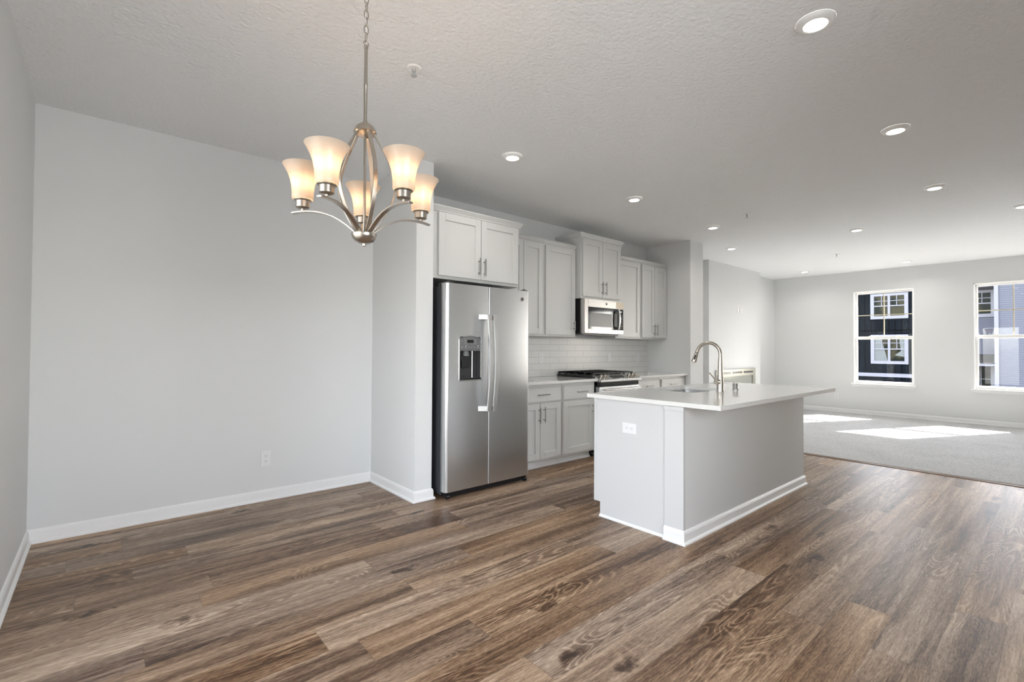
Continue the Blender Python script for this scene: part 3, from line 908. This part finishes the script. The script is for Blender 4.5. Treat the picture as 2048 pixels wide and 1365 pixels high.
# bottom grille, rollers, hinge caps
m = MB(); m.bx(FX0 + .02, FX1 - .01, 3.285, 3.33, .012, .056)
for k in range(3): m.bx(FX0 + .05, FX1 - .03, 3.280, 3.288, .018 + k * .012, .023 + k * .012)
m.build('base_grille', M['black'], fr, bevel=.001)
for xx in (FX0 + .035, FX1 - .04):
    MB().lathe([(.018, -.012), (.018, .012)], (xx, 3.27, .019), 'X', 16).build('roller', M['black'], fr)
for xx in (FX0 + .045, FX1 - .045):
    MB().bx(xx - .03, xx + .03, 3.27, 3.40, 1.736, 1.752 + .012).lathe([(.012, 0), (.012, .02)], (xx, 3.285, 1.752), 'Z', 14).build('hinge_cover', M['darkgrey'], fr, bevel=.003)

# ---------------------------------------------------------------- microwave
mwr = thing('microwave', (4.6, 3.85, 1.385), 'stainless and black microwave mounted over the gas range', 'microwave')
MX0, MX1, MY, MZ0, MZ1 = 4.224, 4.974, 3.650, 1.400, 1.812
bx(MX0 + .004, MX1 - .002, 3.69, YK - .01, MZ0, MZ1).build('body', M['black'], mwr, bevel=.003)
m = MB(); m.bx(MX0, MX1, MY + .012, 3.70, MZ1 - .004, MZ1 + .001).bx(MX0, MX0 + .018, MY + .02, 3.70, MZ0 + .002, MZ1)
m.build('side_trim', M['mw_steel'], mwr)
# door frame
m = MB(); wz0, wz1 = 1.458, 1.718
m.bx(MX0 + .01, 4.300, MY, MY + .035, MZ0 + .004, MZ1 - .006).bx(4.300, 4.862, MY, MY + .035, MZ0 + .004, wz0).bx(4.300, 4.862, MY, MY + .035, wz1, MZ1 - .006)
mdoor = m.build('door', M['mw_steel'], mwr, bevel=.003)
for a_, b_ in ((MZ0 + .004, wz0), (wz1, MZ1 - .006)): bx(4.866, 4.978, MY, MY + .035, a_, b_).build('control_fascia', M['mw_steel'], mwr, bevel=.003)
bx(4.828, 4.974, MY - .0012, MY + .001, wz1 + .004, MZ1 - .010).build('tan_patch', M['tan'], mwr, label='pale tan patch on the upper right corner')  # thin pale tan rectangle over the upper right corner
bx(4.300, 4.862, MY + .004, MY + .03, wz0, wz1).build('door_glass', M['blackglass'], mdoor)
bx(4.334, 4.745, MY + .002, MY + .006, 1.486, 1.652).build('window_screen', pmat('mesh_window', (.085, .09, .085), .25), mdoor)
bx(4.795, 4.850, MY + .002, MY + .006, 1.50, 1.66).build('touch_strip', M['darkgrey'], mdoor)
cpn = bx(4.866, 4.978, MY + .003, MY + .03, wz0, wz1).build('control_panel', M['blackglass'], mwr)
bx(4.905, 4.940, MY + .001, MY + .004, 1.680, 1.692).build('clock', M['led'], cpn)
m = MB()
for i in range(8):
    for j in range(4): m.bx(4.893 + j * .021, 4.905 + j * .021, MY + .0015, MY + .004, 1.475 + i * .024, 1.481 + i * .024)
m.build('keypad', M['midgrey'], cpn)
pts = [(4.846, MY - .028 - .016 * math.sin(math.pi * k / 14), 1.716 - .254 * k / 14) for k in range(15)]
m = MB().tube(pts, .01, flat=(.028, .012), up=(0, 1, 0))
for z in (1.700, 1.476): m.bx(4.834, 4.858, MY - .030, MY + .002, z - .01, z + .01)
m.build('handle', M['steel_light'], mdoor, bevel=.002)
em = MB().lathe([(.014, -.002), (.014, .001)], (4.640, MY, 1.768), 'Y', 24).build('emblem', M['darkgrey'], mdoor)
m = MB().torus((4.640, MY - .0025, 1.768), .0125, .001, 'Y'); script_marks(m, 4.640, MY - .0025, 1.768, .010, .0008)
m.build('emblem_script', M['steel_light'], em)
m = MB(); m.bx(MX0 + .03, MX1 - .05, 3.70, 3.98, MZ0 - .010, MZ0)
m.bx(4.30, 4.50, 3.76, 3.92, MZ0 - .013, MZ0 - .009).bx(4.62, 4.82, 3.76, 3.92, MZ0 - .013, MZ0 - .009)
m.build('grease_filter', M['midgrey'], mwr)

# ---------------------------------------------------------------- gas range
rg = thing('gas_range', (4.6, 3.75, 0), 'slide-in gas range with black grates and stainless control panel', 'range')
GX0, GX1 = 4.214, 4.986
bx(GX0 + .006, GX1 - .006, 3.50, YK - .012, .03, .886).build('body', M['black'], rg, bevel=.002)
m = MB(); m.prism([(3.475, .890), (3.475, .908), (3.52, .914), (4.07, .914), (4.07, .890)], 'X', GX0 + .001, GX1 - .001)
m.build('cooktop', M['black'], rg, bevel=.002)
# grates: three continuous cast iron sections
for gi in range(3):
    a = GX0 + .012 + gi * .251; b = a + .246; c, d = 3.515, 4.055
    m = MB(); zt = .948; r_ = .007
    for (p, q_) in (((a, c), (b, c)), ((b, c), (b, d)), ((b, d), (a, d)), ((a, d), (a, c))):
        x0, x1 = min(p[0], q_[0]) - r_, max(p[0], q_[0]) + r_; yy0, yy1 = min(p[1], q_[1]) - r_, max(p[1], q_[1]) + r_
        m.bx(x0 + r_, x1 - r_, yy0, yy1, zt - .016, zt)
    for yy in (c + .135, (c + d) / 2, d - .135):
        m.bx(a, b, yy - .005, yy + .005, zt - .014, zt)
    for xx in (a + .085, b - .085):
        m.bx(xx - .005, xx + .005, c, d, zt - .014, zt)
    for xx in (a + .006, b - .006):
        for yy in (c + .01, c + .12, (c + d) / 2, d - .12, d - .01):
            m.bx(xx - .008, xx + .008, yy - .012, yy + .012, .912, zt)
    m.build('grate', M['castiron'], rg, bevel=.002)
for (xx, yy) in ((4.35, 3.64), (4.35, 3.92), (4.60, 3.78), (4.85, 3.64), (4.85, 3.92)):
    m = MB().lathe([(.050, .912), (.048, .922), (.032, .924), (.032, .932), (.002, .934)], (xx, yy, 0), 'Z', 24)
    m.build('burner', M['castiron'], rg, smooth=True)
# slanted control panel
m = MB().prism([(3.388, .848), (3.386, .872), (3.495, .922), (3.52, .915), (3.52, .848)], 'X', GX0 + .002, GX1 + .002)
cpl = m.build('control_panel', M['steel_light'], rg, bevel=.002)
import mathutils
slope = math.atan2(.922 - .872, .109)
nrm = Vector((0, -math.sin(slope), math.cos(slope)))
m = MB(); c0 = Vector((4.58, 3.438, .8965))
tdir = Vector((0, math.cos(slope), math.sin(slope)))
v = [c0 + Vector((sx * .115, 0, 0)) + tdir * sy * .034 for sx, sy in ((-1, -1), (1, -1), (1, 1), (-1, 1))]
r1 = m.ring([p + nrm * .0002 for p in v]); r2 = m.ring([p + nrm * .003 for p in v]); m.bridge(r1, r2); m.bm.faces.new(r1); m.bm.faces.new(r2)
m.build('display', M['blackglass'], cpl)
for xx in (4.276, 4.345, 4.800, 4.868, 4.936):
    base = Vector((xx, 3.440, .8975))
    rot = Vector((0, 0, 1)).rotation_difference(nrm).to_matrix()
    m = MB().lathe([(.023, 0), (.023, .006), (.019, .008), (.0185, .030), (.016, .034)], (0, 0, 0), 'Z', 24)
    for vv in m.bm.verts: vv.co = rot @ vv.co + base
    m.build('knob', M['nickel'], rg, smooth=True)
# oven door, handle, drawer
m = MB(); m.prism([(3.470, .800), (3.425, .795), (3.425, .845), (3.470, .850)], 'X', GX0 + .02, GX1 - .012)
m.build('vent_strip', M['blackglass'], rg)
dd = bx(GX0 + .008, GX1 - .008, 3.415, 3.475, .235, .792).build('oven_door', M['steel'], rg, bevel=.004)
bx(GX0 + .10, GX1 - .10, 3.411, 3.42, .33, .69).build('oven_window', M['blackglass'], dd)
pts = [(GX0 + .05 + (GX1 - GX0 - .1) * k / 16, 3.372 - .012 * math.sin(math.pi * k / 16), .760) for k in range(17)]
m = MB().tube(pts, .011, 12)
for xx in (GX0 + .07, GX1 - .07): m.bx(xx - .012, xx + .012, 3.372, 3.417, .750, .770)
m.build('handle', M['steel_light'], dd, smooth=True)
dw = bx(GX0 + .008, GX1 - .008, 3.420, 3.475, .085, .228).build('storage_drawer', M['steel'], rg, bevel=.004)
for xx in (GX0 + .04, GX1 - .04):
    for yy in (3.56, 4.0): MB().lathe([(.016, 0), (.016, .01), (.008, .012), (.008, .032)], (xx, yy, 0), 'Z', 12).build('foot', M['black'], rg)

# ---------------------------------------------------------------- island
IX0, IX1 = 2.775, 4.850
isl = thing('kitchen_island', ((IX0 + IX1) / 2, 1.95, 0), 'white kitchen island with a grey painted back panel', 'island')
IW = M['island_white']
# cabinet boxes (open kitchen side has doors), end panels run to the floor behind the toe notch
m = MB(); m.bx(IX0 + .02, IX1 - .02, 1.74, 2.265, .10, .60).bx(IX0 + .02, 3.42, 1.74, 2.265, .60, .856).bx(4.05, IX1 - .02, 1.74, 2.265, .60, .856).bx(3.42, 4.05, 1.74, 1.86, .60, .856)
m.build('cabinet_box', M['cabinet'], isl)
m = MB().prism([(1.700, 0), (2.240, 0), (2.240, .105), (2.292, .105), (2.292, .857), (1.700, .857)], 'X', IX0, IX0 + .02)
m.build('end_panel', IW, isl, bevel=.001)
m = MB().prism([(1.700, 0), (2.240, 0), (2.240, .105), (2.292, .105), (2.292, .857), (1.700, .857)], 'X', IX1 - .02, IX1)
m.build('end_panel', IW, isl, bevel=.001)
bx(IX0 - .004, IX0 + .001, 2.268, 2.293, .105, .857).build('scribe_strip', IW, isl, bevel=.001)
bx(IX0 + .02, IX1 - .02, 2.215, 2.232, 0, .10).build('toe_kick', M['cabinet'], isl)
bx(IX0 + .012, IX1 - .001, 1.573, 1.700, 0, .857).build('back_panel', M['wall'], isl, label='grey painted back panel')
m = MB().bx(IX0 - .010, IX0 + .012, 1.573, 1.706, 0, .857)
m.build('end_post', IW, isl, bevel=.001)
m = MB(); m.sweep([(IX0 - .010, 1.706), (IX0 - .010, 1.573), (IX1, 1.573), (IX1, 1.706)], BASE, -1)
m.build('baseboard', M['trim'], isl)
for pth in ([(IX0, 2.240), (IX0, 1.708)], [(IX1, 1.708), (IX1, 2.240)]):
    MB().sweep(pth, [(0, 0), (.011, 0), (.011, .010), (.005, .017), (0, .018)], -1).build('shoe_moulding', M['trim'], isl)
m = MB().bx(IX0 - .016, IX0 - .009, 1.568, 1.712, .832, .857)
m.build('post_cap', IW, isl, bevel=.001)
xs_ = [IX0 + .03, 3.24, 3.25, 3.735, 3.745, 4.23, 4.24, IX1 - .03]
for k in range(4):
    a, b = xs_[2 * k], xs_[2 * k + 1]
    mm = shaker(a, b, 0, .125, .84)
    for vv in mm.bm.verts: vv.co.y = 2.287 - vv.co.y
    dk = mm.build('door', M['cabinet'], isl, bevel=.0015)
    hxx = b - .04 if k % 2 == 0 else a + .04
    q = MB().tube([(hxx, 2.317, .66), (hxx, 2.317, .80)], .0055)
    for zz in (.685, .775): q.tube([(hxx, 2.317, zz), (hxx, 2.286, zz)], .0045)
    q.build('handle', M['handle'], dk, smooth=True)
o = duplex('wall_outlet', (IX0, 1.981, .672), (0, 0, 0), 'white outlet set sideways in the island end panel', w_=.074, h_=.118)
o.rotation_euler = (Matrix.Rotation(-RX, 3, 'Z') @ Matrix.Rotation(RX, 3, 'Y')).to_euler()

# island worktop with sink cut-out
CX0, CX1, CY0, CY1 = 2.752, 4.872, 1.328, 2.345
SX0, SX1, SY0, SY1 = 3.45, 4.02, 1.875, 2.275
def rrect(x0, x1, y0, y1, r, n=6):
    pts = []
    for (cx, cy, a0) in ((x1 - r, y1 - r, 0), (x0 + r, y1 - r, 90), (x0 + r, y0 + r, 180), (x1 - r, y0 + r, 270)):
        for k in range(n + 1):
            a = R(a0 + 90 * k / n); pts.append((cx + r * math.cos(a), cy + r * math.sin(a)))
    return pts
bm = bmesh.new()
def loop(pts, z):
    vs = [bm.verts.new((x, y, z)) for x, y in pts]
    return vs, [bm.edges.new((vs[i], vs[(i + 1) % len(vs)])) for i in range(len(vs))]
for z in (.860, CT):
    a, ea = loop([(CX0, CY0), (CX1, CY0), (CX1, CY1), (CX0, CY1)], z)
    b, eb = loop(rrect(SX0, SX1, SY0, SY1, .045), z)
    bmesh.ops.triangle_fill(bm, use_beauty=True, edges=ea + eb)
    if z < CT: la, lb = a, b
for lo_, hi_ in ((la, a), (lb, b)):
    n = len(lo_)
    for i in range(n): bm.faces.new((lo_[i], lo_[(i + 1) % n], hi_[(i + 1) % n], hi_[i]))
m = MB(); m.bm.free(); m.bm = bm
o = m.build('countertop', M['quartz'])
tag(o, 'white quartz island worktop with an undermount sink and wide overhang', 'countertop')
# sink
sk = thing('sink', ((SX0 + SX1) / 2, (SY0 + SY1) / 2, .70), 'stainless undermount sink set in the island worktop', 'sink')
m = MB()
rings = []
for (g_, z, r) in ((.012, .8575, .05), (.0, .8575, .045), (-.001, .72, .05), (-.025, .70, .06), (-.2, .695, .02)):
    if g_ == -.2: break
    rings.append(m.ring([(x, y, z) for x, y in rrect(SX0 - g_, SX1 + g_, SY0 - g_, SY1 + g_, r)]))
for a, b in zip(rings, rings[1:]): m.bridge(a, b)
m.bm.faces.new(rings[-1])
o = m.build('basin', M['sink'], sk, smooth=True)
so = o.modifiers.new('solid', 'SOLIDIFY'); so.thickness = .0015; so.offset = -1
MB().lathe([(.045, .0005), (.043, .004), (.03, .0045), (.028, .001)], ((SX0 + SX1) / 2, 2.10, .70), 'Z', 24).build('drain', M['steel_light'], sk, smooth=True)
# faucet
FXc, FYc = 3.728, 1.802
fc = thing('kitchen_faucet', (FXc, FYc, CT), 'brushed nickel pull-down faucet arching over the island sink', 'faucet')
MB().lathe([(.0285, .0005), (.0285, .006), (.0265, .012), (.0265, .055), (.0260, .085), (.0225, .13), (.0190, .19), (.0165, .235), (.0150, .26), (.0145, .275)], (FXc, FYc, CT), 'Z', 28).build('body', M['nickel'], fc, smooth=True)
pts = [(FXc, FYc, CT + .27), (FXc, FYc, 1.20)]
Rr = .098
for k in range(1, 17):
    a = math.pi * k / 16 * .93
    pts.append((FXc, FYc + Rr - Rr * math.cos(a), 1.185 + Rr * math.sin(a) * .92))
end = Vector(pts[-1]); dirn = (Vector(pts[-1]) - Vector(pts[-2])).normalized()
MB().tube(pts, .0135, 16).build('spout', M['nickel'], fc, smooth=True)
hd = [end - dirn * .002, end + dirn * .02, end + dirn * .06, end + dirn * .088, end + dirn * .092]
sh = MB().tube(hd, [.0145, .0150, .0185, .0225, .018], 18).build('spray_head', M['nickel'], fc, smooth=True)
side = Vector((-1, 0, 0)); out = (side * .75 + dirn.cross(side) * 0).normalized()
p0 = end + dirn * .028 + Vector((-.0165, -.006, 0)); p1 = end + dirn * .070 + Vector((-.0190, -.007, 0))
MB().tube([p0, p1], .0055, 10).build('spray_button', M['black'], sh)
p0 = end + dirn * .008 + Vector((-.0150, -.006, 0)); p1 = end + dirn * .018 + Vector((-.0155, -.006, 0))
MB().tube([p0, p1], .0045, 10).build('spray_button', M['black'], sh)
m = MB().lathe([(.019, -.075), (.020, -.070), (.0195, -.035), (.015, -.02), (.015, 0)], (FXc, FYc, CT + .078), 'X', 22)
lv = m.build('valve', M['nickel'], fc, smooth=True)
MB().tube([(FXc - .060, FYc, CT + .085), (FXc - .085, FYc + .004, CT + .105), (FXc - .150, FYc + .012, CT + .150)], [.0065, .0055, .0050], 10).build('lever', M['nickel'], fc, smooth=True)
ag = MB().lathe([(.027, .0005), (.027, .004), (.0215, .006), (.0215, .012), (.0225, .014), (.0215, .016), (.0215, .052), (.019, .056)], (3.967, 1.79, CT), 'Z', 24)
ago = ag.build('air_gap', M['steel_light'], smooth=True)
tag(ago, 'short metal air gap cylinder on the island worktop beside the faucet', 'air gap')

# ---------------------------------------------------------------- fireplace insert
fp = thing('fireplace_insert', (8.7, YF, .2), 'grey metal electric fireplace insert on the living room wall', 'fireplace')
PX0, PX1, PZ0, PZ1 = 7.93, 9.462, .14, .872
PY = YF - .03
m = MB()
gx0, gx1, gz1 = 8.02, 9.345, .745
m.bx(PX0, PX1, PY, YF - .001, gz1, PZ1).bx(PX0, PX1, PY, YF - .001, PZ0, PZ0 + .09).bx(PX0, gx0, PY, YF - .001, PZ0 + .09, gz1).bx(gx1, PX1, PY, YF - .001, PZ0 + .09, gz1)
m.build('frame', M['olive'], fp, bevel=.003)
bx(PX0 - .004, PX0, PY + .001, YF - .001, PZ0, PZ1).build('side_trim', M['steel_light'], fp)
for a, b in ((8.03, 8.44), (8.50, 8.89), (8.955, 9.345)):
    bx(a, b, PY - .002, PY + .002, .794, .828).build('vent_slot', M['black'], fp)
bx(gx0, gx1, PY + .012, PY + .016, PZ0 + .09, gz1).build('glass', pmat('mirror_fire_glass', (.52, .53, .48), .12, .8), fp)

# ---------------------------------------------------------------- downlights and sprinklers
def downlight(x, y, label):
    root = thing('ceiling_downlight', (x, y, H), label, 'ceiling light', 'recessed ceiling downlights')
    return root
d0 = thing('ceiling_downlight', (0, 0, H), 'x', 'ceiling light', 'recessed ceiling downlights')
MB().lathe([(.050, -.019), (.0560, -.0195), (.0575, -.0185), (.0590, -.0195), (.070, -.016), (.079, -.006), (.080, -.0005)], (0, 0, H), 'Z', 40, cap=False).build('trim_ring', M['vinyl'], d0, smooth=True)
MB().lathe([(.001, -.0175), (.050, -.0175), (.050, -.0150), (.001, -.0150)], (0, 0, H), 'Z', 32).build('lens', M['lens'], d0)
dl = bpy.data.lights.new('downlight', 'AREA'); dl.shape = 'DISK'; dl.size = .095; dl.energy = DOWNLIGHT_W; dl.color = (1.0, .96, .90); dl.spread = R(150)
lo = bpy.data.objects.new('lamp', dl); C.objects.link(lo); lo.parent = d0; lo.location = (0, 0, -.020)
spots = [(2.475, .746, 'largest ceiling downlight, nearest at the top right of the ceiling'),
         (4.099, .756, 'second ceiling downlight in the right-hand row behind the nearest one'),
         (5.821, .791, 'third ceiling downlight in the right-hand row, before the edge one'),
         (7.248, .292, 'ceiling downlight cut by the right edge of the photo'),
         (2.427, 2.839, 'ceiling downlight closest to the chandelier, in front of the fridge cabinet'),
         (4.040, 2.832, 'ceiling downlight above the range and microwave'),
         (5.697, 2.842, 'ceiling downlight just in front of the pillar at the kitchen end'),
         (7.086, 3.252, 'ceiling downlight beyond the pillar, in front of the fireplace wall'),
         (7.149, 1.711, 'ceiling downlight alone in the middle of the living room ceiling'),
         (10.308, 1.761, 'ceiling downlight nearest the left far window'),
         (10.228, 3.290, 'smallest ceiling downlight, in the far left living room corner')]
for i, (x, y, lb) in enumerate(spots):
    o = d0 if i == 0 else copy_tree(d0)
    o.location = (x, y, H); o['label'] = lb
s0 = thing('fire_sprinkler', (0, 0, H), 'x', 'sprinkler', 'white ceiling sprinkler heads')
MB().lathe([(.012, -.004), (.036, -.008), (.040, -.005), (.041, -.0005)], (0, 0, H), 'Z', 28).build('escutcheon', M['vinyl'], s0, smooth=True)
m = MB().lathe([(.010, 0), (.010, -.014), (.006, -.018)], (0, 0, H - .004), 'Z', 14)
m.tube([(-.009, 0, H - .016), (-.011, 0, H - .030), (0, 0, H - .042)], .0022, 6).tube([(.009, 0, H - .016), (.011, 0, H - .030), (0, 0, H - .042)], .0022, 6)
m.lathe([(.016, -.043), (.016, -.0445)], (0, 0, H), 'Z', 16)
m.tube([(0, 0, H - .02), (0, 0, H - .042)], .0025, 6)
m.build('head', pmat('sprinkler_metal', (.55, .55, .55), .35, .5), s0, smooth=True)
for i, (x, y, lb) in enumerate([(1.256, 2.295, 'white fire sprinkler on the ceiling right of the chandelier rod'),
                                (5.438, 2.322, 'white fire sprinkler on the ceiling above the island'),
                                (8.771, 2.367, 'white fire sprinkler on the far living room ceiling')]):
    o = s0 if i == 0 else copy_tree(s0)
    o.location = (x, y, H); o['label'] = lb

# ---------------------------------------------------------------- chandelier
HX, HY = .785, 1.829
ch = thing('chandelier', (HX, HY, H), 'brushed nickel chandelier with five frosted bell shades and bowed cage', 'chandelier')
NK = M['nickel']
MB().lathe([(.062, -.0005), (.062, -.006), (.050, -.020), (.018, -.030), (.010, -.034)], (HX, HY, H), 'Z', 32).build('canopy', NK, ch, smooth=True)
z = H - .040; k = 0
while z > 2.470:
    rot = Matrix.Rotation(RX, 3, 'X') if k % 2 == 0 else Matrix.Rotation(RX, 3, 'Y') @ Matrix.Rotation(RX, 3, 'Z')
    # link: elongated ring standing upright
    m = MB(); pts = []
    for j in range(20):
        a = 2 * math.pi * j / 20
        u, v_ = .0085 * math.cos(a), .019 * math.sin(a)
        pts.append((HX + (u if k % 2 == 0 else 0), HY + (0 if k % 2 == 0 else u), z - .012 + v_))
    pts.append(pts[0])
    m.tube(pts, .0022, 6, cap=False); m.build('chain_link', NK, ch, smooth=True)
    z -= .031; k += 1
rodtop = 2.440
MB().tube([(HX, HY, H - .03), (HX + .006, HY + .004, H - .11), (HX - .005, HY, 2.56), (HX + .004, HY, 2.48), (HX, HY, rodtop)], .0022, 6).build('cord', M['vinyl'], ch, smooth=True)
MB().torus((HX, HY, rodtop + .006), .010, .0022, 'Y').lathe([(.006, 0), (.0085, -.004), (.0085, -.012), (.0068, -.014)], (HX, HY, rodtop), 'Z', 16).build('loop', NK, ch, smooth=True)
MB().lathe([(.0068, rodtop - .01), (.0068, 2.282), (.0078, 2.280), (.0078, 2.275), (.0068, 2.273), (.0068, 2.135), (.0085, 2.133), (.0085, 2.118)], (HX, HY, 0), 'Z', 18).build('rod', NK, ch, smooth=True)
MB().lathe([(.010, 2.122), (.022, 2.118), (.036, 2.106), (.043, 2.090), (.045, 2.083), (.043, 2.081), (.040, 2.078), (.020, 2.076)], (HX, HY, 0), 'Z', 36).build('top_hub', NK, ch, smooth=True)
MB().lathe([(.0055, 2.09), (.0055, 1.66)], (HX, HY, 0), 'Z', 14).build('centre_tube', NK, ch, smooth=True)
MB().lathe([(.020, 1.676), (.049, 1.676), (.050, 1.673), (.046, 1.660), (.036, 1.646), (.020, 1.638), (.007, 1.636), (.007, 1.628), (.004, 1.626), (.001, 1.626)], (HX, HY, 0), 'Z', 36).build('bottom_bowl', NK, ch, smooth=True)
Fv = Vector((math.sin(R(-YAW)), math.cos(R(-YAW)), 0)); Rv = Vector((Fv.y, -Fv.x, 0))
ctr = Vector((HX, HY, 0))
def dirv(deg): return Rv * math.cos(R(deg)) + Fv * math.sin(R(deg))
for k in range(5):
    d = dirv(163 + 72 * k); tn = Vector((-d.y, d.x, 0)); pts = []
    for j in range(21):
        u = j / 20; zz = 2.082 - u * (2.082 - 1.674)
        rad = .036 - .010 * u + .086 * math.sin(math.pi * (u ** 1.06)) ** 1.0
        pts.append(ctr + d * rad + Vector((0, 0, zz)))
    MB().tube(pts, .01, flat=(.016, .0045), up=tuple(d)).build('cage_rib', NK, ch, bevel=.0008, smooth=True)
AZ = 1.762
for k in range(5):
    d = dirv((180.8, 256.3, 321.3, 36.8, 108.8)[k])
    prof = [(.030, 1.676), (.045, 1.690), (.068, 1.709), (.095, 1.728), (.125, 1.744), (.160, 1.756), (.195, 1.7625), (.230, 1.7640), (.262, 1.7615), (.288, 1.7570)]
    az_ = (0, -.018, -.008, 0, 0)[k]
    prof = [(r_, z_ + az_ * min(1, (r_ - .03) / .2)) for r_, z_ in prof]
    # smooth the profile
    P_ = []
    for i in range(len(prof) - 1):
        for s in (0, .5):
            a, b = prof[i], prof[i + 1]
            P_.append((a[0] + (b[0] - a[0]) * s, a[1] + (b[1] - a[1]) * s))
    P_.append(prof[-1])
    pts = [ctr + d * r_ + Vector((0, 0, z_)) for r_, z_ in P_]
    MB().tube(pts, .01, flat=(.019, .0065), up=(0, 0, 1)).build('arm', NK, ch, bevel=.001, smooth=True)
    AZ = 1.762 + az_
    c = ctr + d * .246
    cu = MB().lathe([(.0065, AZ + .003), (.0065, AZ + .012), (.010, AZ + .013), (.021, AZ + .014), (.0260, AZ + .018), (.0265, AZ + .042), (.032, AZ + .043), (.034, AZ + .045), (.034, AZ + .048), (.028, AZ + .049)], (c.x, c.y, 0), 'Z', 28).build('lamp_cup', NK, ch, smooth=True)
    b0 = AZ + .049
    sp2 = [(.0345, 0), (.0395, .002), (.0405, .010), (.0405, .030), (.0425, .052), (.0475, .078), (.0560, .102), (.0665, .122), (.0745, .1345), (.0765, .1375)]
    inn = [(r_ - .003, h_) for r_, h_ in sp2[::-1]][:-1]
    m = MB().lathe([(r_, b0 + h_) for r_, h_ in sp2 + inn], (c.x, c.y, 0), 'Z', 40, cap=False)
    m.build('shade', M['shade'], ch, smooth=True)
    MB().lathe([(.0125, b0 + .001), (.0125, b0 + .042)], (c.x, c.y, 0), 'Z', 16).build('bulb_socket', M['plate'], ch, smooth=True)
    MB().lathe([(.010, b0 + .043), (.012, b0 + .048), (.022, b0 + .058), (.025, b0 + .070), (.022, b0 + .082), (.012, b0 + .091), (.001, b0 + .094)], (c.x, c.y, 0), 'Z', 18).build('bulb', M['bulb'], ch, smooth=True)

# ---------------------------------------------------------------- neighbouring house
D = 36.0
def up_(y20, z20):
    """a point measured on the plane x = 20 carried along its ray to the house"""
    return y20 * D / 20, 1.22 + (z20 - 1.22) * D / 20
hs_ = thing('neighbouring_house', (D + 3, 3.0, -3.4), 'dark batten and pale lap-sided townhouse outside the windows', 'building')
GZ = -3.4
def ext(y0, y1, z0, z1, x=D, d=.06):
    return bx(x - d, x, y0, y1, z0, z1)
ymid = up_(2.50, 0)[0]; yc = up_(1.305, 0)[0]
bx(D, D + 7, ymid, 14, GZ, 6.4).build('dark_wing', M['batten'], hs_, label='dark vertical batten siding wing')
bx(D + .9, D + 7, yc, ymid, GZ, 6.4).build('pale_wing', M['lap'], hs_, label='pale blue-grey lap siding wing')
bx(D - .8, D + 7, -9, yc, GZ, 6.4).build('pale_front', M['lap'], hs_)
bx(D - .86, D - .70, yc - .02, yc + .14, GZ, 6.4).build('corner_board', M['extwhite'], hs_)
bx(D - 1.1, D + 7.3, -9.3, 14.3, 6.4, 6.6).build('roof', M['roofing'], hs_)
def house_window(y0, y1, z0, z1, x, bays, frac=.42, curtain=False):
    tr = .18
    m = MB(); m.bx(x - .08, x + .02, y0, y0 + tr, z0, z1).bx(x - .08, x + .02, y1 - tr, y1, z0, z1).bx(x - .08, x + .02, y0 + tr, y1 - tr, z0, z0 + tr).bx(x - .08, x + .02, y0 + tr, y1 - tr, z1 - tr * .8, z1)
    fm = m.build('window', M['extwhite'], hs_)
    a0, a1, b0, b1 = y0 + tr, y1 - tr, z0 + tr, z1 - tr * .8
    wd = (a1 - a0) / bays
    zr = b1 - (b1 - b0) * .5
    m = MB()
    for k in range(bays):
        p0, p1 = a0 + k * wd, a0 + (k + 1) * wd
        if k: m.bx(x - .075, x, p0 - .06, p0 + .06, b0, b1)
        m.bx(x - .07, x, p0, p1, zr - .03, zr + .03)
        m.bx(x - .05, x, (p0 + p1) / 2 - .018, (p0 + p1) / 2 + .018, zr, b1)
        m.bx(x - .05, x, p0, p1, (zr + b1) / 2 - .018, (zr + b1) / 2 + .018)
    m.build('mullion', M['extwhite'], fm)
    bx(x - .02, x, a0, a1, b0, b1).build('pane', M['housepane'], fm)
    if curtain:
        m = MB()
        m.prism([(a1, b1), (a1 - (a1 - a0) * .22, b1), (a1 - (a1 - a0) * .45, b0), (a1, b0)], 'X', x - .026, x - .0205)
        m.prism([(a0, b1), (a0 + (a1 - a0) * .18, b1), (a0 + (a1 - a0) * .12, b0 + .6), (a0 + (a1 - a0) * .32, b0 + .35), (a0, b0 + .25)], 'X', x - .026, x - .0205)
        m.build('curtain', M['curtain'], fm)
(a, z1_), (b, z0_) = up_(4.402, 3.14), up_(3.389, 2.286)
house_window(b, a, z0_, z1_, D, 2)
(a, z1_), (b, z0_) = up_(4.402, 1.753), up_(3.395, .772)
house_window(b, a, z0_, z1_, D, 2, curtain=True)
q0, q1 = up_(0, .335)[1], up_(0, .455)[1]
bx(D - .1, D + .01, ymid, 14, q0, q1).build('belt_course', M['extwhite'], hs_)
q0 = up_(0, 1.895)[1]; bx(D - .006, D + .01, ymid, 14, q0 - .03, q0 + .03).build('siding_joint', pmat('dark_joint', (.002, .002, .002), .9, spec=0), hs_)
sc_ = (D + .9) / 20
def up2(y, z): return y * sc_, 1.22 + (z - 1.22) * sc_
(b, z1_), (_, z0_) = up2(1.383, 3.045), up2(1.383, 2.238)
house_window(b, b + 1.75, z0_, z1_, D + .9, 2)
zs = up2(0, 3.10)[1]; bx(D - .1, D + .92, yc + .14, ymid, zs, zs + .15).build('soffit', M['extwhite'], hs_)
za, zb = up2(0, 1.124)[1], up2(0, .90)[1]
MB().prism([(D + .9, za), (D - .5, zb), (D - .5, zb - .12), (D + .9, zb - .12)], 'Y', yc + .14, ymid).build('porch_roof', M['roofing'], hs_)
bx(D - .56, D - .50, yc - .3, ymid, zb - .20, zb - .08).build('gutter', M['extwhite'], hs_)
(b, z1_) = up2(1.40, .84)
house_window(b, b + 1.9, GZ + .8, z1_, D + .9, 2)
gr_ = bx(-60, 80, -60, 60, GZ - .1, GZ).build('ground', M['ground'], kind=ST)
